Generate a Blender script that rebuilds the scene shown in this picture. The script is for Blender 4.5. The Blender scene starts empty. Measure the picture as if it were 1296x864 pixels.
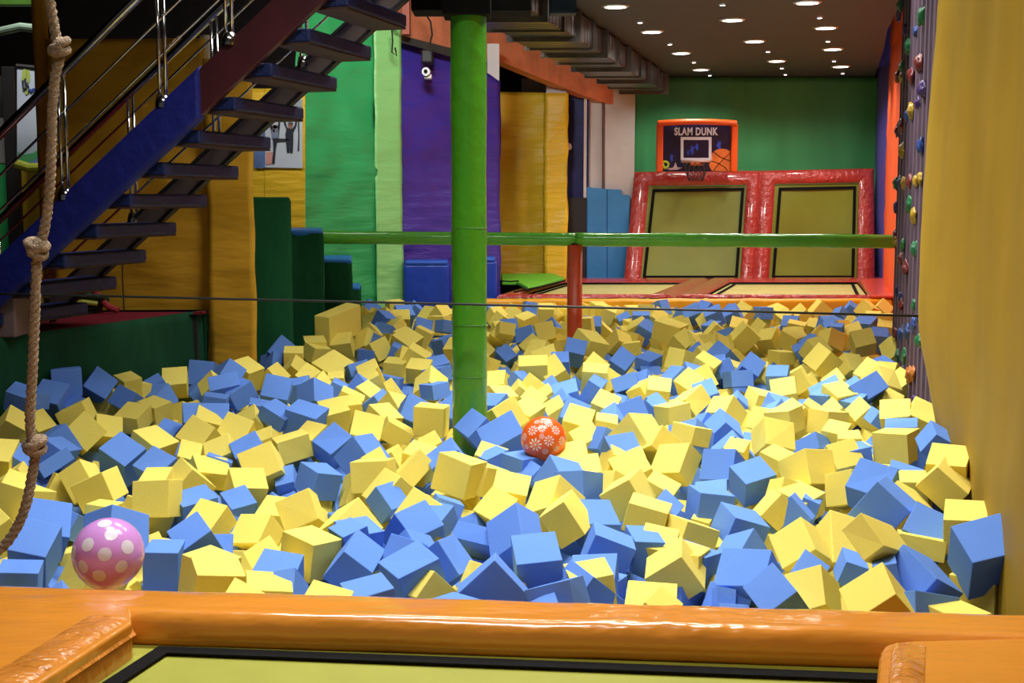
import bpy, bmesh, math, random
from mathutils import Vector, Matrix, Quaternion, noise
import numpy as np
random.seed(5)
C = bpy.context.scene.collection
PI = math.pi
# ------------------------------------------------------------------ camera
F, H, CX, CY, HY = 1600.0, 1.43, 648.0, 432.0, 253.0
PHI = math.atan((CY - HY) / F)
FWD = Vector((0, math.cos(PHI), -math.sin(PHI))); RGT = Vector((1, 0, 0)); UP = RGT.cross(FWD)
O = Vector((0, 0, H))
cam = bpy.data.cameras.new('camera'); camo = bpy.data.objects.new('camera', cam); C.objects.link(camo)
cam.sensor_width = 36.0; cam.lens = F * 36.0 / 1296.0; cam.clip_end = 200
camo.location = O; camo.rotation_euler = (PI / 2 - PHI, 0, 0)
bpy.context.scene.camera = camo
def ray(px, py): return RGT * ((px - CX) / F) - UP * ((py - CY) / F) + FWD
def onz(px, py, z): d = ray(px, py); return O + d * ((z - H) / d.z)
def ony(px, py, Y): d = ray(px, py); return O + d * (Y / d.y)
def onpl(px, py, p0, n): d = ray(px, py); return O + d * ((Vector(p0) - O).dot(n) / d.dot(n))
# ------------------------------------------------------------------ materials
def lin(c):
    return tuple(((v / 255 + .055) / 1.055) ** 2.4 if v > 10 else v / 255 / 12.92 for v in c) + (1,)
MATS = {}
def mat(name, rgb, rough=.6, *a_, rot=None, **k_):
    m = mat_(name, rgb, rough, *a_, **k_)
    if rot: m.node_tree.nodes['Mapping'].inputs['Rotation'].default_value = rot
    return m
def mat_(name, rgb, rough=.6, var=.12, scale=6, bump=0.0, bscale=8, metal=0, coat=0, spec=.5, stretch=None, emis=None, estr=0, detail=4, bump2=0, b2scale=60):
    if name in MATS: return MATS[name]
    m = bpy.data.materials.new(name); m.use_nodes = True; nt = m.node_tree; N = nt.nodes; L = nt.links
    b = N['Principled BSDF']; b.inputs['Roughness'].default_value = rough; b.inputs['Metallic'].default_value = metal
    b.inputs['Specular IOR Level'].default_value = spec
    if coat: b.inputs['Coat Weight'].default_value = coat; b.inputs['Coat Roughness'].default_value = .08
    tc = N.new('ShaderNodeTexCoord'); mp = N.new('ShaderNodeMapping'); L.new(tc.outputs['Object'], mp.inputs[0])
    if stretch: mp.inputs['Scale'].default_value = stretch
    nz = N.new('ShaderNodeTexNoise'); nz.inputs['Scale'].default_value = scale; nz.inputs['Detail'].default_value = detail
    L.new(mp.outputs[0], nz.inputs['Vector'])
    rp = N.new('ShaderNodeValToRGB'); c = lin(rgb)
    rp.color_ramp.elements[0].position = .3; rp.color_ramp.elements[1].position = .7
    rp.color_ramp.elements[0].color = tuple(v * (1 - var) for v in c[:3]) + (1,)
    rp.color_ramp.elements[1].color = tuple(min(1, v * (1 + var)) for v in c[:3]) + (1,)
    L.new(nz.outputs['Fac'], rp.inputs[0]); L.new(rp.outputs[0], b.inputs['Base Color'])
    last = None
    for (st, scl) in ((bump, bscale), (bump2, b2scale)):
        if st:
            n2 = N.new('ShaderNodeTexNoise'); n2.inputs['Scale'].default_value = scl; n2.inputs['Detail'].default_value = 3
            L.new(mp.outputs[0], n2.inputs['Vector'])
            bp = N.new('ShaderNodeBump'); bp.inputs['Strength'].default_value = st; bp.inputs['Distance'].default_value = .05
            L.new(n2.outputs['Fac'], bp.inputs['Height'])
            if last: L.new(last.outputs[0], bp.inputs['Normal'])
            L.new(bp.outputs[0], b.inputs['Normal']); last = bp
    if emis:
        b.inputs['Emission Color'].default_value = lin(emis); b.inputs['Emission Strength'].default_value = estr
    MATS[name] = m
    return m
M_BLUE = mat('blue_foam', (102, 143, 220), .95, .05, 30, spec=.1, bump=.06, bscale=120)
M_YEL = mat('yellow_foam', (236, 217, 106), .95, .05, 30, spec=.1, bump=.06, bscale=120)
M_ORANGE = mat('orange_vinyl', (224, 142, 48), .22, .06, 3, bump=.3, bscale=6, coat=.6, stretch=(.5, 1.6, 1))
M_ORANGE_W = mat('orange_vinyl_wrinkled', (226, 142, 56), .2, .08, 4, bump=.9, bscale=9, stretch=(1, 2.2, 1), coat=.8)
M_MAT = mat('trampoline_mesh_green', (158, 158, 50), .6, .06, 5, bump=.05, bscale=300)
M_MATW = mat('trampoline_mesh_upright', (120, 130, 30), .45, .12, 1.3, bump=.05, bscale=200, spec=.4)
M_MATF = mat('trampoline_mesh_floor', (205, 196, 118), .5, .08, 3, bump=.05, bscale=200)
M_BLACK = mat('black_webbing', (20, 20, 20), .9, .2, 20, spec=.12)
M_RED = mat('red_vinyl', (176, 58, 50), .25, .1, 3, bump=.7, bscale=14, coat=.6)
M_SKIRT = mat('yellow_skirt_vinyl', (236, 166, 26), .35, .1, 3, bump=.4, bscale=3)
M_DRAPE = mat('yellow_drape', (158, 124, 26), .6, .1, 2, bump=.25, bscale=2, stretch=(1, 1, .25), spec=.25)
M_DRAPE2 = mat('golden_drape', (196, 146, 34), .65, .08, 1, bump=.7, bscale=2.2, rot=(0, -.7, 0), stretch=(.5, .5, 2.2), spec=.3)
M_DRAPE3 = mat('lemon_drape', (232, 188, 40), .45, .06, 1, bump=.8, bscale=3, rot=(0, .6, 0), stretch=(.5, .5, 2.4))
M_GRN = mat('green_drape', (52, 160, 92), .42, .06, 1, bump=.8, bscale=2.4, rot=(0, .5, 0), stretch=(.5, .5, 2.6), spec=.35)
M_GRNBACK = mat('green_back_curtain', (66, 158, 96), .7, .12, 2.2, bump=.3, bscale=3, stretch=(1, 1, .2))
M_LGRN = mat('pale_green_drape', (136, 202, 120), .45, .06, 1, bump=.7, bscale=3, rot=(0, -.8, 0), stretch=(.5, .5, 2.2))
M_PURP = mat('purple_drape', (60, 46, 146), .45, .08, 1, bump=.8, bscale=3, rot=(0, .3, 0), stretch=(.6, .6, 2.4))
M_NAVY = mat('navy_curtain', (96, 82, 176), .6, .1, 2, bump=.3, bscale=5, stretch=(1, 1, .2))
M_ORCUR = mat('bright_orange_curtain', (255, 96, 40), .6, .06, 2, bump=.2, bscale=5, stretch=(1, 1, .2))
M_BEAMG = mat('green_beam_vinyl', (100, 190, 56), .25, .06, 4, bump=.3, bscale=10, coat=.5)
M_POLE = mat('green_pole_vinyl', (66, 140, 26), .3, .06, 4, bump=.25, bscale=12, coat=.4)
M_POST = mat('red_orange_post', (196, 70, 28), .4, .1, 6, bump=.15, bscale=12)
M_DGRN = mat('dark_green_fabric', (22, 84, 48), .8, .15, 4, bump=.35, bscale=6, stretch=(1, 1, .4), spec=.2)
M_DGRN2 = mat('deep_green_skirt', (16, 66, 40), .85, .2, 5, bump=.3, bscale=6, stretch=(1, 1, .3), spec=.2)
M_CARPET = mat('maroon_carpet', (120, 34, 46), .95, .25, 30, bump=.3, bscale=120, spec=.1)
M_BLUEPAD = mat('blue_pad_vinyl', (26, 62, 170), .4, .1, 3, bump=.3, bscale=5)
M_SKYPAD = mat('sky_blue_pad', (54, 132, 196), .55, .08, 3, bump=.25, bscale=5)
M_STRING = mat('blue_stringer_cover', (16, 28, 124), .65, .12, 6, bump=.3, bscale=9)
M_MAROON = mat('maroon_steel', (72, 26, 32), .5, .15, 6)
M_BROWN = mat('brown_steel', (104, 88, 76), .5, .15, 5)
M_TREAD = mat('blue_tread', (11, 30, 84), .6, .12, 8, bump=.2, bscale=40)
M_STEEL = mat('stainless_steel', (200, 196, 190), .16, .04, 10, metal=1)
M_DARK = mat('black_void', (16, 15, 14), .8, .3, 2, spec=.1)
M_DKMETAL = mat('dark_steel', (30, 26, 24), .6, .3, 4)
M_CEIL = mat('grey_ceiling_paint', (74, 78, 90), .55, .05, 2, spec=.4)
M_DUCT = mat('galvanised_duct', (104, 100, 98), .34, .12, 8, metal=.85, bump=.2, bscale=6)
M_BEAM = mat('orange_beam_paint', (226, 138, 96), .6, .18, 3, bump=.2, bscale=8)
M_WHITE = mat('white_wall_paint', (206, 198, 194), .7, .05, 4, bump=.1, bscale=8)
M_PIPE = mat('brown_conduit', (110, 76, 72), .5)
M_ROPE = mat('natural_rope_fibre', (176, 152, 126), .9, .25, 60, bump=.7, bscale=160, spec=.15)
M_CABLE = mat('black_cable', (18, 18, 18), .6)
M_PRINT = mat('printed_navy', (28, 32, 92), .4, .35, 5, spec=.3)
M_BOARD = mat('backboard_navy', (20, 22, 58), .3, .5, 7)
M_ORFRAME = mat('orange_frame_pad', (240, 92, 28), .35, .06, 6, coat=.3)
M_WHT = mat('white_print', (225, 228, 240), .5, .02)
M_BALLO = mat('orange_latex', (226, 92, 24), .22, .04, 4, spec=.5)
M_TRIMW = mat('white_plastic', (220, 220, 220), .4, .02)
M_FLOOR = mat('concrete_floor', (70, 66, 62), .8, .15, 3)
# ------------------------------------------------------------------ helpers
def link(name, me, m=None, parent=None):
    o = bpy.data.objects.new(name, me); C.objects.link(o)
    if m is not None:
        for k in (m if isinstance(m, (list, tuple)) else [m]): me.materials.append(k)
    if parent is not None: o.parent = parent
    return o
def obj(name, bm, m=None, parent=None, smooth=False):
    me = bpy.data.meshes.new(name); bmesh.ops.recalc_face_normals(bm, faces=bm.faces[:]); bm.to_mesh(me); bm.free()
    if smooth:
        for p in me.polygons: p.use_smooth = True
    return link(name, me, m, parent)
def tag(o, label=None, cat=None, group=None, kind=None):
    if label: o['label'] = label
    if cat: o['category'] = cat
    if group: o['group'] = group
    if kind: o['kind'] = kind
    return o
def thing(name, label, cat, loc=(0, 0, 0), group=None):
    o = bpy.data.objects.new(name, None); C.objects.link(o); o.location = loc; o.empty_display_size = .1
    return tag(o, label, cat, group)
def own(root, *parts):
    """parent world-built parts to a thing, keeping where they stand"""
    inv = Matrix.Translation(root.location).inverted()
    for p in parts:
        p.parent = root; p.matrix_parent_inverse = inv
def hexa(bm, a, b, bevel=0, seg=2):
    """solid between two quads a (4 pts) and b (4 pts)"""
    va = [bm.verts.new(p) for p in a]; vb = [bm.verts.new(p) for p in b]
    fs = [bm.faces.new(va), bm.faces.new(vb[::-1])]
    for i in range(4): fs.append(bm.faces.new((va[i], vb[i], vb[(i + 1) % 4], va[(i + 1) % 4])))
    bmesh.ops.recalc_face_normals(bm, faces=fs)
    if bevel:
        es = list({e for f in fs for e in f.edges})
        bmesh.ops.bevel(bm, geom=es, offset=bevel, segments=seg, affect='EDGES', profile=.5)
def box(bm, x0, x1, y0, y1, z0, z1, bevel=0, seg=2):
    hexa(bm, [(x0, y0, z0), (x1, y0, z0), (x1, y1, z0), (x0, y1, z0)], [(x0, y0, z1), (x1, y0, z1), (x1, y1, z1), (x0, y1, z1)], bevel, seg)
def prism(bm, pts, vec, bevel=0, seg=2):
    vec = Vector(vec); va = [bm.verts.new(p) for p in pts]; vb = [bm.verts.new(Vector(p) + vec) for p in pts]; n = len(pts)
    fs = [bm.faces.new(va), bm.faces.new(vb[::-1])]
    for i in range(n): fs.append(bm.faces.new((va[i], vb[i], vb[(i + 1) % n], va[(i + 1) % n])))
    bmesh.ops.recalc_face_normals(bm, faces=fs)
    if bevel:
        es = list({e for f in fs for e in f.edges})
        bmesh.ops.bevel(bm, geom=es, offset=bevel, segments=seg, affect='EDGES', profile=.5)
def tube(bm, pts, r, seg=10, cap=True, rfun=None):
    pts = [Vector(p) for p in pts]; rings = []; n = len(pts); prev = None
    for i, p in enumerate(pts):
        t = (pts[min(i + 1, n - 1)] - pts[max(i - 1, 0)]).normalized()
        if prev is None:
            u = t.cross(Vector((0, 0, 1)));
            if u.length < .1: u = t.cross(Vector((1, 0, 0)))
            u.normalize()
        else:
            u = (prev - t * prev.dot(t)).normalized()
        prev = u; v = t.cross(u); rr = rfun(i / (n - 1)) if rfun else r
        rings.append([bm.verts.new(p + u * math.cos(a) * rr + v * math.sin(a) * rr) for a in (2 * PI * k / seg for k in range(seg))])
    for a, b in zip(rings, rings[1:]):
        for k in range(seg): bm.faces.new((a[k], a[(k + 1) % seg], b[(k + 1) % seg], b[k]))
    if cap: bm.faces.new(rings[0][::-1]); bm.faces.new(rings[-1])
def loft(bm, rows):
    vs = [[bm.verts.new(p) for p in r] for r in rows]
    for a, b in zip(vs, vs[1:]):
        for k in range(len(a) - 1): bm.faces.new((a[k], a[k + 1], b[k + 1], b[k]))
    return vs
def sheet(name, plan, z0, z1, m, parent=None, nv=30, step=.08, amp=.02, fold=5., wrink=.02, seed=0, bow=None, thick=.012):
    """a hanging cloth: plan is a list of (x, y); z1 may be a list (one per plan point)"""
    P = [Vector((p[0], p[1], 0)) for p in plan]
    zt = z1 if isinstance(z1, (list, tuple)) else [z1] * len(P)
    zb = z0 if isinstance(z0, (list, tuple)) else [z0] * len(P)
    cols = []; s = 0
    for i, (a, b) in enumerate(zip(P, P[1:])):
        n = max(2, int((b - a).length / step))
        for k in range(n + (1 if i == len(P) - 2 else 0)):
            t = k / n; d = (b - a).normalized()
            cols.append((a.lerp(b, t), Vector((d.y, -d.x, 0)), s + t * (b - a).length, zb[i] * (1 - t) + zb[i + 1] * t, zt[i] * (1 - t) + zt[i + 1] * t))
        s += (b - a).length
    bm = bmesh.new(); rows = []
    for j in range(nv + 1):
        v = j / nv; r = []
        for p, nrm, ss, b0, t0 in cols:
            z = b0 + (t0 - b0) * v
            q = noise.noise(Vector((ss * fold * .35 + seed * 7.1, z * .35, seed))) * amp * 2 + amp * .5 * math.sin(ss * fold * 2 + 1.5 * noise.noise(Vector((ss, z, seed))) + seed)
            q += wrink * noise.noise(Vector((ss * 2.2 + z * 1.1, z * 3.0 - ss * 1.4, seed + 3.3)))
            off = nrm * q
            pp = p + off; pp.z = z
            if bow: pp += bow(ss, z)
            r.append(pp)
        rows.append(r)
    loft(bm, rows)
    o = obj(name, bm, m, parent, smooth=True)
    if thick:
        md = o.modifiers.new('thick', 'SOLIDIFY'); md.thickness = thick; md.offset = 0
    return o
def lathe(bm, prof, c=(0, 0, 0), seg=24, axis=None):
    c = Vector(c); rows = []
    for r, z in prof: rows.append([bm.verts.new(c + Vector((r * math.cos(2 * PI * k / seg), r * math.sin(2 * PI * k / seg), z))) for k in range(seg)])
    for a, b in zip(rows, rows[1:]):
        for k in range(seg): bm.faces.new((a[k], a[(k + 1) % seg], b[(k + 1) % seg], b[k]))
    return rows
def flat(name, pts, m, parent=None, off=None):
    bm = bmesh.new(); bm.faces.new([bm.verts.new(p) for p in pts]); o = obj(name, bm, m, parent)
    return o
def X(px, Y): return (px - CX) / F * Y / FWD.y * 1.0 if False else ony(px, HY, Y).x
def Zp(py, Y): return ony(CX, py, Y).z

# ------------------------------------------------------------------ the setting
bm = bmesh.new(); box(bm, -16, 12, -3, 34, -1.16, -1.06)
tag(obj('floor', bm, M_FLOOR), kind='structure')
bm = bmesh.new()
cz = 3.53
cl_ = [Vector((-1.0, 10.5, cz))] + [onz(x, y, cz) for x, y in ((1150, -60), (1142, -4), (1139, 8), (1131, 22), (1123, 38), (1119, 60), (1112, 83), (1106, 99))] + [Vector((1.6, 22.4, cz))]
bm = bmesh.new(); prism(bm, cl_, (0, 0, .12))
tag(obj('ceiling', bm, M_CEIL), kind='structure')
# dark roof void over the rest of the hall
bm = bmesh.new(); box(bm, -16, 12, -3, 34, 5.4, 5.5)
tag(obj('ceiling', bm, mat('hall_roof', (40, 38, 38), .8)), kind='structure')
bm = bmesh.new(); box(bm, -16, 12, 33.5, 34, -1.1, 5.4)
tag(obj('wall_back', bm, M_DARK), kind='structure')
bm = bmesh.new(); box(bm, -16, -15.6, -3, 33.5, -1.1, 5.4)
tag(obj('wall_left', bm, M_DARK), kind='structure')
bm = bmesh.new()
hexa(bm, [(1.2, 1.0, -1.1), (1.35, 1.0, -1.1), (9.1, 29.0, -1.1), (8.95, 29.0, -1.1)], [(1.2, 1.0, 5.4), (1.35, 1.0, 5.4), (9.1, 29.0, 5.4), (8.95, 29.0, 5.4)])
wr = tag(obj('wall_right', bm, M_DKMETAL), kind='structure'); wr.location = (.62, 0, 0)
# dark backing behind the left-hand drapes
bm = bmesh.new(); box(bm, -12, X(804, 22.9), 22.9, 23.0, -1.1, 5.4)
tag(obj('wall_far_left', bm, mat('dark_backing', (44, 40, 38), .8)), kind='structure')
bm = bmesh.new()
box(bm, X(660, 22.6), X(690, 22.6), 22.5, 22.8, Zp(140, 22.5), Zp(99, 22.5)); 
tag(obj('trim_1', bm, M_WHITE), kind='structure')

# ------------------------------------------------------------------ back wall curtain
YB = 22.0
gc = sheet('curtain', [(X(800, YB), YB), (X(1114, YB), YB + .05)], .1, cz - .01, M_GRNBACK, amp=.03, fold=4, wrink=.02, seed=2)
tag(gc, 'green curtain covering the back wall above the upright trampolines', 'curtain')
nc = sheet('curtain', [(X(1106.8, 21.75), 21.75), (X(1121.5, 20.75), 20.75)], .05, 4.3, M_NAVY, amp=.012, fold=5, seed=4)
tag(nc, 'narrow purple-navy curtain between the back wall and the orange curtain', 'curtain')
oc = sheet('curtain', [(X(1120.5, 20.7), 20.7), (X(1126, 18.4), 18.4), (X(1135.5, 16.5), 16.5), (X(1141, 12.2), 12.2)], -.6, 4.3, M_ORCUR, amp=.010, fold=4, seed=5)
tag(oc, 'bright orange curtain on the right wall beyond the climbing wall', 'curtain')
oc2 = None

# ------------------------------------------------------------------ trampolines at the far end
DZ = .13; YF = 16.66
def ring(name, outer, inner, nrm, th, m, parent, puff=.02):
    """four vinyl pads around an opening"""
    for i in range(4):
        a, b, c, d = outer[i], outer[(i + 1) % 4], inner[(i + 1) % 4], inner[i]
        bm = bmesh.new(); n = 14; rows = []
        for k in range(7):
            t = k / 6; h = th + puff * math.sin(PI * t) if 0 < k < 6 else 0
            rows.append([Vector(a).lerp(Vector(b), s / n).lerp(Vector(d).lerp(Vector(c), s / n), t) + nrm * h for s in range(n + 1)])
        loft(bm, rows)
        yield obj(name, bm, m, parent, smooth=True)
def band(name, quad, w, nrm, off, m):
    ctr = sum((Vector(q) for q in quad), Vector()) / 4
    bm = bmesh.new(); ins = []
    for i in range(4):
        p = Vector(quad[i]); e1 = (Vector(quad[(i + 1) % 4]) - p).normalized(); e0 = (Vector(quad[i - 1]) - p).normalized()
        ins.append(p + (e1 * w[(i + 1) % 2] + e0 * w[i % 2]) if True else p)
    o_ = [Vector(q) + nrm * off for q in quad]; i_ = [q + nrm * off for q in ins]
    for i in range(4):
        hexa(bm, [o_[i], o_[(i + 1) % 4], i_[(i + 1) % 4], i_[i]], [v + nrm * .006 for v in (o_[i], o_[(i + 1) % 4], i_[(i + 1) % 4], i_[i])])
    return obj(name, bm, m)
def trampoline(name, label, P, outer, opening, bandq, nrm, matm, bw, sag, skip=()):
    """P maps a pixel to a point on the bed plane"""
    o4 = [P(*q) for q in outer]; i4 = [P(*q) for q in opening]; b4 = [P(*q) for q in bandq]
    base = (o4[0] + o4[1]) / 2
    t = thing(name, label, 'trampoline', base)
    bm = bmesh.new(); n = 12; rows = []
    for a in range(n + 1):
        r = []
        for b in range(n + 1):
            u, v = a / n, b / n
            p = i4[0].lerp(i4[1], u).lerp(i4[3].lerp(i4[2], u), v)
            r.append(p - nrm * (.03 + sag * math.sin(PI * u) * math.sin(PI * v)))
        rows.append(r)
    loft(bm, rows)
    bed = obj('bed', bm, matm, smooth=True); own(t, bed)
    w = band('webbing', b4, bw, nrm, -.02, M_BLACK); own(t, w)
    for k in ring('edge_pad', o4, i4, nrm, .03, M_RED, None): own(t, k)
    return t
Pd = lambda x, y: onz(x, y, DZ)
ZU = Vector((0, 0, 1))
trampoline('floor_trampoline', 'far floor trampoline on the left, beside the green mat', Pd,
           [(628, 377), (853, 377), (897, 354), (700, 354)], [(652, 376), (817, 376.6), (868, 357.5), (716, 357.5)], [(660, 375.6), (815, 376), (866, 358), (720, 358)], ZU, M_MATF, (.05, .05), .0)
trampoline('floor_trampoline', 'far floor trampoline on the right, below the orange curtain', Pd,
           [(853, 377), (1134, 378), (1122, 353), (897, 354)], [(887, 376.8), (1101, 377), (1085, 357), (925, 357)], [(896, 376), (1090, 376), (1081, 358), (928, 358)], ZU, M_MATF, (.05, .05), .0)
b0 = onz(955, 353, DZ); tp = ony(960, 216, b0.y + .55)
nW = Vector((0, -(tp.z - b0.z), tp.y - b0.y)).normalized()
Pw = lambda x, y: onpl(x, y, b0, nW)
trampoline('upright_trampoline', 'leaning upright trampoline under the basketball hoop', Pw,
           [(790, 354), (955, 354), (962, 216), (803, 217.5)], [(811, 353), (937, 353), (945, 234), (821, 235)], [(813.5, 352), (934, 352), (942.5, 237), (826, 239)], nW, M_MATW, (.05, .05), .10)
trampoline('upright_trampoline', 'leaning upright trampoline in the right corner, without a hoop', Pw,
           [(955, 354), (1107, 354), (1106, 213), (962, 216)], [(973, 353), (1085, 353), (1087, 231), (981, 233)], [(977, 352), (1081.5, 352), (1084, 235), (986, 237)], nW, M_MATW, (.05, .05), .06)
# kicker board behind the leaning beds
bm = bmesh.new(); hexa(bm, [Pw(790, 354), Pw(1107, 354), Pw(1107, 354) + Vector((0, .12, 0)), Pw(790, 354) + Vector((0, .12, 0))], [v + Vector((0, 0, -.3)) for v in (Pw(790, 354), Pw(1107, 354), Pw(1107, 354) + Vector((0, .12, 0)), Pw(790, 354) + Vector((0, .12, 0)))])
tag(obj('trim_2', bm, M_DKMETAL), kind='structure')
# yellow vinyl pit edge
def roll(name, x0, x1, Y, zt, zb, r, m, n=60, lump=.02, seed=0):
    bm = bmesh.new(); rows = []
    prof = [(r * 1.6, 0)] + [(r - r * math.sin(a), -r + r * math.cos(a)) for a in [PI / 2 * k / 5 for k in range(6)]] + [(0, -r - (zt - r - zb) * k / 6) for k in range(1, 7)]
    for i in range(n + 1):
        x = x0 + (x1 - x0) * i / n
        rows.append([Vector((x, Y + dy - lump * (noise.noise(Vector((x * 2, dz * 3, seed)))), zt + dz + .4 * lump * noise.noise(Vector((x * 3, dz, seed + 4))))) for dy, dz in prof])
    loft(bm, rows); return obj(name, bm, m, smooth=True)
pe = thing('pit_edge_pad', 'yellow vinyl pad along the far edge of the foam pit', 'pad', (X(760, YF), YF, DZ))
own(pe, roll('left_cover', X(612, YF), X(937, YF), YF - .06, DZ + .005, -.95, .05, M_SKIRT), roll('right_cover', X(937.6, YF), X(1131.5, YF), YF - .06, DZ + .005, -.95, .05, M_SKIRT, seed=3))
# right side red pad next to the orange curtain
bm = bmesh.new(); prism(bm, [onz(1101, 377.5, DZ + .01), onz(1133, 378, DZ + .01), onz(1118.5, 355.5, DZ + .01), onz(1088, 357, DZ + .01)], (0, 0, .05), .02)
tag(obj('corner_pad', bm, mat('coral_red_vinyl', (222, 84, 64), .3, .06, 3, bump=.3, bscale=8, coat=.4)), 'coral red corner pad beside the foot of the orange curtain', 'pad')
# green mat thrown on the deck
gm = thing('folded_mat', 'bright green mat lying askew on the far left deck', 'mat', onz(670, 362, DZ))
z_ = DZ + .06
bm = bmesh.new(); prism(bm, [onz(x, y, z_) for x, y in ((668, 367.5), (655, 361), (635, 360.5), (634, 350), (700, 349.5), (714, 354.5))], (0, 0, .05), .015); own(gm, obj('mat', bm, mat('bright_green_mat', (106, 196, 50), .5, .06, 4, bump=.2, bscale=5)))
for (xa, ya, xb, yb) in ((651, 369.5, 715, 355), (635, 355.5, 656, 355.5)):
    bm = bmesh.new(); tube(bm, [onz(xa, ya, DZ + .125), onz((xa + xb) / 2, (ya + yb) / 2 + .7, DZ + .125), onz(xb, yb, DZ + .125)], .012, 6); own(gm, obj('piping', bm, M_BLACK))

# ------------------------------------------------------------------ slam dunk backboard
YH = 21.0
def PH(x, y, d=0.0): return ony(x, y, YH - d)
hb = thing('basketball_hoop', 'orange-framed SLAM DUNK backboard with hoop above the left upright trampoline', 'basketball hoop', PH(881, 217))
fl = []
bm = bmesh.new(); prism(bm, [PH(833, 217), PH(930, 217), PH(930, 154), PH(833, 154)], (0, .06, 0)); fl.append(obj('backboard', bm, M_BOARD))
rr = .055
for a, b in (((834.5, 218), (834.5, 156)), ((928.5, 218), (928.5, 156))):
    bm = bmesh.new(); pa, pb = PH(*a, .03), PH(*b, .03); box(bm, pa.x - rr, pa.x + rr, pa.y - .05, pa.y + .09, pa.z, pb.z, .03, 3); fl.append(obj('frame_pad', bm, M_ORFRAME))
bm = bmesh.new(); n = 16
rows = []
for i in range(n + 1):
    t = i / n; x = 832 + 99.5 * t; y = 156.2 - 2.0 * math.sin(PI * t)
    c = PH(x, y, .03); rows.append([c + Vector((0, -.05 - .02 * math.cos(a), 0)) + Vector((0, .07 * math.cos(a), .048 * math.sin(a))) for a in [2 * PI * k / 12 for k in range(13)]])
loft(bm, rows); fl.append(obj('frame_pad', bm, M_ORFRAME, smooth=True))
def ringq(pts_o, pts_i, th, m, name):
    bm = bmesh.new()
    for i in range(4): hexa(bm, [pts_o[i], pts_o[(i + 1) % 4], pts_i[(i + 1) % 4], pts_i[i]], [p + Vector((0, -th, 0)) for p in (pts_o[i], pts_o[(i + 1) % 4], pts_i[(i + 1) % 4], pts_i[i])])
    return obj(name, bm, m)
fl.append(ringq([PH(x, y, .004) for x, y in ((861.5, 202.5), (900.5, 202.5), (900.5, 173.3), (861.5, 173.3))], [PH(x, y, .004) for x, y in ((865, 199.8), (897, 199.8), (897, 177), (865, 177))], .006, M_WHT, 'target_square'))
cu = bpy.data.curves.new('txt', 'FONT'); cu.body = 'SLAM DUNK'; cu.size = 1; cu.align_x = 'CENTER'; cu.extrude = .004; cu.offset = .034; cu.space_character = 1.1
to = bpy.data.objects.new('txt', cu); C.objects.link(to); bpy.context.view_layer.update()
dg = bpy.context.evaluated_depsgraph_get(); tm = bpy.data.meshes.new_from_object(to.evaluated_get(dg)); bpy.data.objects.remove(to)
xs = [v.co.x for v in tm.vertices]; ys = [v.co.y for v in tm.vertices]
pa, pb = PH(853.5, 171.3, .012), PH(908.8, 161.2, .012)
for v in tm.vertices:
    u = (v.co.x - min(xs)) / (max(xs) - min(xs)); w = (v.co.y - min(ys)) / (max(ys) - min(ys)); zz = v.co.z
    v.co = Vector((pa.x + (pb.x - pa.x) * u, pa.y - zz, pa.z + (pb.z - pa.z) * w))
tm.materials.clear(); fl.append(link('lettering', tm, M_WHT))
# printed ball, comet and swirl
def disc(c, rx, rz, m, name, n=28, clip=None, d=0.0):
    bm = bmesh.new(); pts = []
    for k in range(n):
        a = 2 * PI * k / n; p = PH(c[0] + rx * math.cos(a), c[1] + rz * math.sin(a), d)
        if clip: p = Vector((min(p.x, clip[0]), p.y, max(p.z, clip[1])))
        pts.append(p)
    bm.faces.new([bm.verts.new(p) for p in pts]); return obj(name, bm, m)
cl = (PH(925, 200).x, PH(900, 216.5).z)
fl.append(disc((914, 205), 17, 17, mat('printed_ball', (226, 118, 44), .5, .3, 5), 'printed_ball', clip=cl, d=.006))
bm = bmesh.new()
for pts in ([(898, 203), (908, 206), (918, 212), (921, 216)], [(903, 192), (912, 199), (925, 204)], [(903, 216), (909, 208), (917, 200), (925, 193)]):
    tube(bm, [PH(x, y, .008) for x, y in pts], .006, 5)
fl.append(obj('ball_seam', bm, M_BLACK))
bm = bmesh.new()
for c, s in (((876, 190), 5), ((882, 186), 4), ((850, 200), 4), ((910, 184), 5), ((871, 193), 3)):
    vs = [bm.verts.new(PH(c[0] + s * math.cos(a) * (1 if k % 2 else .5) * .7, c[1] + s * 1.5 * math.sin(a) * (1 if k % 2 else .6), .005)) for k, a in enumerate([2 * PI * q / 10 for q in range(10)])]; bm.faces.new(vs)
fl.append(obj('printed_spark', bm, mat('printed_blue', (40, 70, 190), .5, .4, 8)))
bm = bmesh.new()
for pts in ([(837, 205), (841, 204.5), (844, 205), (846, 207), (845, 211), (841, 213)], [(838, 206), (840, 211), (841, 213)]): tube(bm, [PH(x, y, .012) for x, y in pts], .022, 6)
fl.append(obj('green_mark', bm, mat('lime_print', (170, 200, 60), .5)))
bm = bmesh.new()
prism(bm, [PH(x, y, .01) for x, y in ((843, 213.5), (852, 212), (855, 205), (857, 211.5), (864, 212), (857, 215), (848, 215))], (0, -.006, 0))
fl.append(obj('white_mark', bm, mat('pink_white_print', (190, 160, 170), .5)))
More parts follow.
